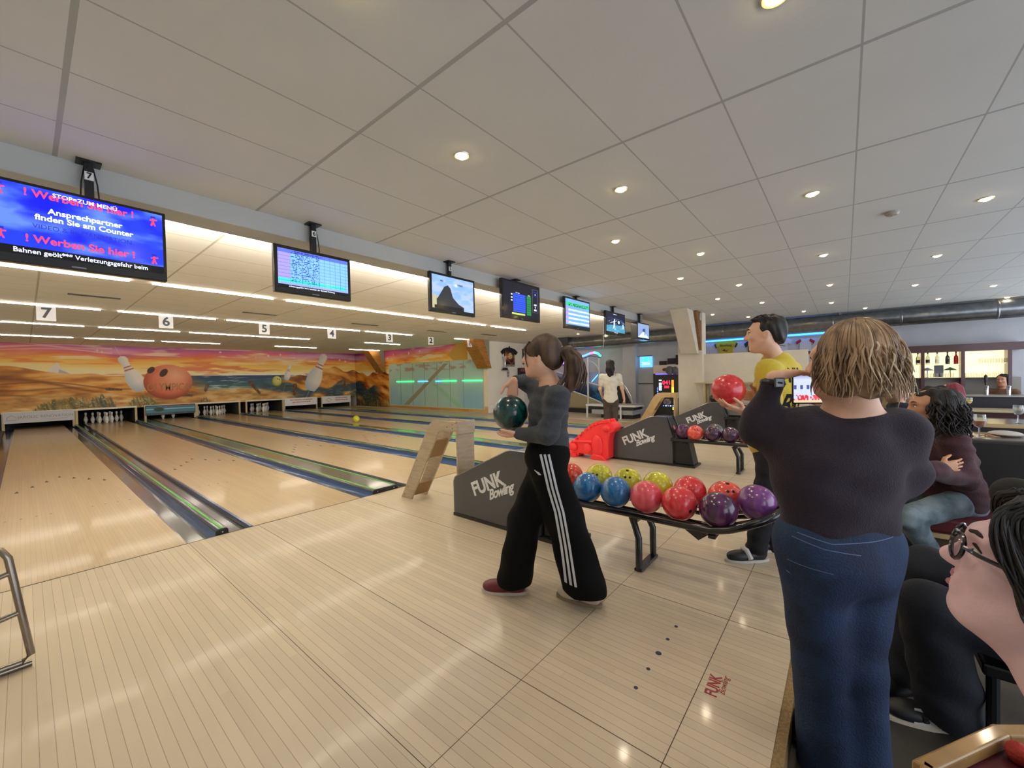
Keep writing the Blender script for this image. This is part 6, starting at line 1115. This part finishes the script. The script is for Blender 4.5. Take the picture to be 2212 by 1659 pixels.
blob('hair', [ell(hq(0, -.04, .048), (.100, .108, .092), M, .03), ell(hq(.04, -.085, -.06), (.105, .09, .12), M, .04), ell(hq(.05, -.10, -.18), (.095, .08, .11), M, .05), ell(hq(0, .085, -.03), (.075, .055, .1), M, .02, -1)], .006, M_curl, t, hairdisp(70, 80, 60, .008))
strands(hq(.01, -.055, .02), M, (.112, .118, .11), 210, (1.4, 2.0), .0065, 5, (2.4, 7.0), .1, (.10, .30), .013, .02, .014).build('curls', M_curl, t, smooth=True)
shoe(t, aL, nz(-RH+FH*.1), mat('boot_dark', '1c1814', .6), '6a6258', zf=FZ); shoe(t, aR, nz(-RH), mat('boot_dark', '1c1814', .6), '6a6258', zf=FZ)
# ===== person in dark trousers whose knees show below the near face
M_navy2 = mat('navy_trousers', '161b26', .85, noise=.3, nscale=10, bump=.25, bscale=120)
t = thing('person', (*at(2080, 1600, 1.56)[:2], FZ), 'sitting person at the right edge in wide dark trousers and black bowling shoes', 'person')
kn1 = at(2008, 1315, 1.50); kn2 = at(2000, 1235, 1.70); pel = at(2330, 1370, 1.42); h1 = at(2290, 1405, 1.36); h2 = at(2290, 1330, 1.56); a1 = at(2052, 1552, 1.60); a2 = at(1975, 1440, 1.76)
a1[2] = max(a1[2], FZ+.06); f = nz(-RH); M = frame(f, Z1); ch = pel+Z1*.30; s1_, s2_ = ch+Z1*.14-FH*.18, ch+Z1*.14+FH*.18; hc = s1_*.5+s2_*.5+Z1*.22
TP, TM = torso(s1_, s2_, pel, 1, 1)
body = blob('body', TP+head_prims(hc, M, 1)+[cone(hc-Z1*.05, ch, .05, .06, .04), cone(h1, kn1, .08, .06), cone(kn1, a1, .055, .035), cone(h2, kn2, .08, .06), cone(kn2, a2, .055, .035), cone(s1_, s1_-Z1*.26+RH*.05, .045, .04), cone(s1_-Z1*.26+RH*.05, kn1*.4+h1*.6+Z1*.10, .04, .028)]+hand(kn1*.4+h1*.6+Z1*.10, f, -Z1, -1), .006, M_skin, t); face_parts(body, hc, M, 1)
blob('trousers', [ell(pel, (.19, .17, .12), TM, .05), cone(h1, kn1, .105, .090, .05), cone(kn1, a1, .092, .102, .04), cone(h2, kn2, .10, .090, .05), cone(kn2, a2, .09, .10, .04), ell(a1-Z1*.16, (.3, .3, .10), None, .004, -1), ell(a2-Z1*.17, (.3, .3, .12), None, .004, -1)], .006, M_navy2, t, folds(30, .006, 26))
TP, _ = torso(s1_, s2_, pel+Z1*.04, 1, 1, g=.02); blob('jacket', TP+[cone(s1_, s1_-Z1*.26+RH*.05, .065, .06), cone(s1_-Z1*.26+RH*.05, kn1*.35+h1*.65+Z1*.10, .055, .042)], .008, mat('charcoal_cloth', '1c1e22', .85), t)
blob('hair', [ell(hc+M@V3(0, -.03, .05), (.092, .105, .09), M, .02), ell(hc+M@V3(0, .085, -.03), (.075, .055, .1), M, .02, -1)], .007, M_hb, t)
ds = nz(-RH*.85+FH*.30); so_ = shoe(t, a1, ds, mat('shoe_black', '1c1d22', .5), 'cfc4b2', .29, zf=FZ); shoe(t, a2, nz(-RH), mat('shoe_black', '1c1d22', .5), 'cfc4b2', .29, zf=FZ)
c0 = V3(a1[0], a1[1], FZ); cs = -np.cross(ds, Z1); q = lambda x, y, z: c0+ds*x+cs*y+Z1*z
MB().add([q(.06, .050, .022), q(.135, .049, .022), q(.125, .030, .073), q(.065, .033, .079), q(.06, .046, .05), q(.13, .044, .048)], [(0, 1, 5, 4), (4, 5, 2, 3)]).build('white_patch', mat('strap_white', 'c8c8c4', .5), so_); text('B', .035, M_blk, so_, q(.097, .052, .045), ds*-1, Z1, 'letter', bold=.001)
# ===== the near face with glasses
t = thing('person', tuple(at(2250, 1600, .70)*V3(1, 1, 0)+V3(0, 0, FZ)), 'pale face in profile with dark framed glasses and dark hair, close at the right edge', 'person')
f = nz(-RH*.66+FH*.75+Z1*.26); M = frame(f, Z1); s = .97
hc = at(2035, 1190, .71)-M@V3(0, .122, -.022)*.97
hq = lambda *p: hc+M@(V3(*p)*s)
fh = nz(-RH*.66+FH*.75); lh = np.cross(fh, Z1); nk = hc-Z1*.165-fh*.045; ch = nk-Z1*.13-fh*.05; sn, sf = ch-lh*.17, ch+lh*.17
sk = head_prims(hc, M, s, .95, 1.0)+[ell(hq(0, .108, -.020), (.014, .013, .012), M, .010), cone(hq(-.020, .090, -.051), hq(.020, .090, -.051), .0075, .0075, .01), cone(hq(-.018, .088, -.070), hq(.018, .088, -.070), .0095, .0095, .01)]+[cone(hq(0, -.015, -.06), nk, .055, .058, .05), cone(hq(0, .035, -.095), nk+fh*.02, .026, .045, .05), cone(nk, ch, .058, .085, .06), cone(sn, sf, .055, .055, .06), ell(ch-Z1*.12, (.14, .11, .16), frame(fh), .06)]
body = blob('body', sk, .0028, M_skin2, t, smooth=3); face_parts(body, hc, M, s, brow='33211c', lips=mat('lip_pale', 'c07a80', .35)); MB().tube([hq(-.024, .088, -.055), hq(-.010, .099, -.051), hq(0, .0995, -.053), hq(.010, .099, -.051), hq(.024, .088, -.055)], [.002, .0045, .0045, .0045, .002], 8).tube([hq(-.022, .088, -.064), hq(0, .0990, -.0695), hq(.022, .088, -.064)], [.002, .0065, .002], 8).build('lips', mat('lip_pale', 'c07a80', .35), body, smooth=True)
TMx = frame(fh)
blob('top', [ell(ch-Z1*.19, (.185, .13, .20), TMx, .05), cone(sn-Z1*.02, sf-Z1*.02, .068, .068, .06), ell(nk+Z1*.02, (.10, .12, .10), TMx, .02, -1), cone(sn, sn-Z1*.26, .06, .055, .05), cone(sf, sf-Z1*.26, .06, .055, .05), cone(ch-Z1*.3, ch-Z1*.5, .16, .17, .05)], .007, mat('dark_top', '121218', .9), t)
pz_ = ch-Z1*.50; blob('legs', [cone(pz_-lh*.09, pz_-lh*.11+fh*.10, .09, .08, .04), cone(pz_-lh*.11+fh*.10, pz_-lh*.11+fh*.08-Z1*.40, .075, .06, .04), cone(pz_+lh*.09, pz_+lh*.11+fh*.10, .09, .08, .04), cone(pz_+lh*.11+fh*.10, pz_+lh*.11+fh*.08-Z1*.40, .075, .06, .04)], .009, M_navy2, t)
M_hd = mat('hair_near_black', '1c1518', .5, col2='0c090a', nscale=40, stretch=(1, 1, .2))
blob('hair', [ell(hq(0, -.035, .048), (.094, .108, .094), M, .02), ell(hq(0, -.075, -.03), (.080, .065, .09), M, .04), ell(hq(-.055, .0, .035), (.04, .055, .055), M, .02), ell(hq(.055, .0, .035), (.04, .055, .055), M, .02), ell(hq(0, .100, .0), (.09, .055, .095), M, .015, -1), ell(hq(0, .105, .07), (.06, .035, .05), M, .02, -1)], .0035, M_hd, t, hairdisp(150, 160, 20, .0016))
g = np.random.RandomState(12); mb = MB()
for i in range(300):
    sx = -1 if i % 4 else 1; a_ = g.rand(); x0 = g.uniform(.0, .06)*sx; p0 = hq(x0, .02+.05*a_, .135-.02*a_); p1 = hq(sx*(.070+.010*g.rand()), .052+.034*a_, .085); p2 = hq(sx*(.084+.008*g.rand()), .020+.048*a_, .03); p3 = hq(sx*.090, -.012+.046*a_-g.rand()*.04, -.03-.02*g.rand()); p4 = p3-Z1*g.uniform(.0, .035)-M[:, 1]*g.uniform(.01, .04)
    w_ = M@(g.uniform(-.006, .006, 3)); mb.tube(crv([p0, p1+w_, p2+w_, p3, p4]), [.0018]*12+[.0016, .0012, .0009, .0006, .0004], 5)
for i in range(90):
    a_ = g.uniform(-1, 1); b_ = g.uniform(-1, .6); p = hq(a_*.07, b_*.08-.02, .135-.03*a_*a_-.03*b_*b_); mb.tube([p-M[:, 1]*.02, p+M@V3(g.uniform(-.01, .01), .01, .010), p+M@V3(g.uniform(-.02, .02), .03, .006)], [.002, .0018, .0005], 5)
mb.build('loose_strands', M_hd, t, smooth=True)
MF = mat('glasses_frame', '1a1215', .2, coat=.6); ML = mat('lens', 'ffffff', .03, trans=1, alpha=.25); gl = MB().tube([hq(-.008, .112, .022), hq(0, .116, .025), hq(.008, .112, .022)], .0022, 8).build('glasses', MF, t, smooth=True)
for sx in (-1, 1):
    L_ = [hq(sx*(.034+.025*math.cos(q)), .110-.010*abs(math.cos(q))*0-.006*math.cos(q), .008+.021*math.sin(q)) for q in np.linspace(0, 2*math.pi, 28, endpoint=False)]
    MB().tube(L_, .0034, 8, closed=True).build('lens_rim', MF, gl, smooth=True); MB().add(L_, [tuple(range(28))]).build('lens', ML, gl); MB().tube([hq(sx*.059, .104, .016), hq(sx*.077, .088, .016), hq(sx*.086, .02, .010), hq(sx*.088, -.01, .004)], .0034, 8).build('temple_arm', MF, gl, smooth=True)
# ===== the person in the white shirt by the games
def simple(lb, hd, d, face, sc=1, top='c8c4b8', low='2a2a2a', hair='1a1412', skin=None, stand=True, cap=None, arms=None, zf=0, h=.010, hairlong=0, cut=None):
    t = thing('person', (*hd[:2], zf), lb, 'person'); f = nz(face); M = frame(f, Z1); R_ = M[:, 0]; nk = hd-Z1*.17*sc; sL = nk-Z1*.07-R_*.17*sc; sR = nk-Z1*.07+R_*.17*sc; pel = nk-Z1*.58*sc if stand else nk-Z1*.54*sc
    mt = mat('cloth_'+top, top, .85, noise=.12, bump=.3, bscale=90); ml = mat('cloth_'+low, low, .85); ms = skin or M_skin
    ar = arms or ((sL-Z1*.26-R_*.04, sL-Z1*.48-R_*.02+f*.08), (sR-Z1*.26+R_*.04, sR-Z1*.48+R_*.02+f*.08)); TP, TM = torso(sL, sR, pel, .95, 1)
    if stand: kn = [pel+f*.03+R_*.08*s_-Z1*(pel[2]-zf)*.48 for s_ in (-1, 1)]; an = [V3(k_[0]-f[0]*.05*i_, k_[1]-f[1]*.05*i_, zf+.08) for i_, k_ in enumerate(kn)]
    else: kn = [pel+f*.42+R_*.10*s_-Z1*.02 for s_ in (-1, 1)]; an = [V3(k_[0], k_[1], zf+.08) for k_ in kn]
    hp = [pel-R_*.08, pel+R_*.08]
    sk = head_prims(hd, M, sc)+TP+[cone(hd-Z1*.05, nk, .05, .052, .04)]
    for s_, (e_, w_), hh, k_, a_ in zip((sL, sR), ar, hp, kn, an): sk += [cone(s_, e_, .042, .036), cone(e_, w_, .036, .026), cone(hh, k_, .075, .055), cone(k_, a_, .05, .035)]+hand(np.array(w_), nz(np.array(w_)-e_), -R_ if s_ is sR else R_, 1 if s_ is sL else -1, s=.95)
    body = blob('body', sk, h*.7, ms, t); face_parts(body, hd, M, sc, brow='2a1c16')
    TP, _ = torso(sL, sR, pel+Z1*.02, .95, 1.05, g=.02); P = TP+[cone(nk-Z1*.1, pel, .10, .12, .05)]
    for s_, (e_, w_) in zip((sL, sR), ar): P += [cone(s_, s_+(np.array(e_)-s_)*(1 if cut is None else cut), .062, .058, .05)]+([cone(e_, w_, .055, .04, .04)] if cut is None else [])
    blob('shirt', P+[ell(nk+Z1*.05, (.065, .065, .06), M, .01, -1)], h, mt, t, folds(40, .005, 26))
    P = [ell(pel-Z1*.02, (.165, .125, .11), TM, .05)]
    for hh, k_, a_ in zip(hp, kn, an): P += [cone(hh, k_, .088, .068, .04), cone(k_, a_, .066, .058, .04)]; 
    blob('trousers', P, h, ml, t); [shoe(t, a_, f, M_blk, '8a8278', zf=zf) for a_ in an]
    hm = mat('hair_'+hair, hair, .65, noise=.3, nscale=40, bump=.4, bscale=60); hq = lambda *p: hd+M@(V3(*p)*sc)
    P = [ell(hq(0, -.03, .048), (.090, .103, .09), M, .03), ell(hq(0, .085, -.02), (.08, .055, .10), M, .02, -1)]
    if hairlong: P = [P[0], ell(hq(0, -.06, -.05), (.09, .075, .10), M, .04), ell(hq(0, -.075, -.05-hairlong*.5), (.085, .06, .08+hairlong*.5), M, .04), P[1]]
    if not cap or hairlong: blob('hair', P, h*.8, hm, t, hairdisp(70, 80, 30, .004))
    if cap: blob('cap', [ell(hq(0, -.02, .075), (.098, .112, .070), M, .02), ell(hq(0, .10, .055), (.065, .075, .012), M, .02)], h*.8, mat('cap_'+cap, cap, .8, bump=.5, bscale=50), t)
    return t, M, hd
hS = at(1318, 790, 8.7); fS = nz(FH*.9+RH*.25); RS = frame(fS)[:, 0]; nS = hS-Z1*.17
simple('person in a white T-shirt and brown trousers seen from behind beyond the red dinosaur', hS, 8.7, fS, 1, 'dad6c8', '4a4038', '1c1214', cut=.6, hairlong=.12, arms=((nS-Z1*.33-RS*.22, nS-Z1*.55-RS*.17+fS*.15), (nS-Z1*.32+RS*.24, nS-Z1*.56+RS*.28+fS*.12)))
# guests near the bar
simple('man in a black cap and beige hooded top standing before the lit bar shelves', at(1930, 806, 7.4), 7.4, nz(-RH+FH*.3), 1, 'a08d72', '23232a', '1c1614', zf=FZ, cap='1b1b1e')
simple('guest in a brown peaked cap with fair hair, behind the woman who films', at(1942, 842, 5.2), 5.2, nz(RH*.8-FH*.4), .95, '1e2436', '1a1a20', '8a6a4a', stand=False, zf=FZ, cap='7a5c40', hairlong=.06)
simple('dark haired guest whose face shows between the brown cap and the curly hair', at(1978, 857, 6.55), 6.55, nz(-RH*.9-FH*.4), .9, '4a3c38', '1a1a20', '1a1210', stand=False, zf=FZ, hairlong=.08)
simple('guest with fluffy dusty red hair behind the curly haired woman', at(2052, 848, 5.6), 5.6, nz(FH*.8-RH*.5), 1.05, '8a7a66', '1a1a20', '8c3440', stand=False, zf=FZ, hairlong=.04)
bp = at(2166, 822, 8.3); fB = nz(-RH*.9-FH*.3); RB = frame(fB)[:, 0]; nB = bp-Z1*.17
tB, MBm, _ = simple('man with short dark hair in a brown shirt leaning on the bar with a phone', bp, 8.3, fB, 1, '6a4c3a', '1a1a20', '15100e', M_skin3, zf=FZ, arms=((nB-Z1*.32-RB*.22+fB*.08, nB-Z1*.40+fB*.28-RB*.05), (nB-Z1*.32+RB*.22+fB*.08, nB-Z1*.40+fB*.26+RB*.1)))
single(MB().box(nB-Z1*.38+fB*.40, (.07, .15, .01), (.3, .2, .6)), 'phone', M_case, 'small dark phone in the hands of the man leaning on the bar', 'phone')
# person in green with a bare forearm on the table
hG = at(2290, 860, 3.3); fG = nz(-RH*.9+FH*.4); RG = frame(fG)[:, 0]; nG = hG-Z1*.17; wG = at(2152, 968, 3.95)
simple('person in dark green resting a bare forearm on the table at the right edge', hG, 3.3, fG, 1.05, '26302c', '1a1c20', '4a3a2a', M_skin3, stand=False, zf=FZ, cut=.55, arms=((nG-Z1*.30-RG*.22, at(2165, 962, 3.9)), (at(2240, 965, 3.75), at(2160, 950, 4.0))))
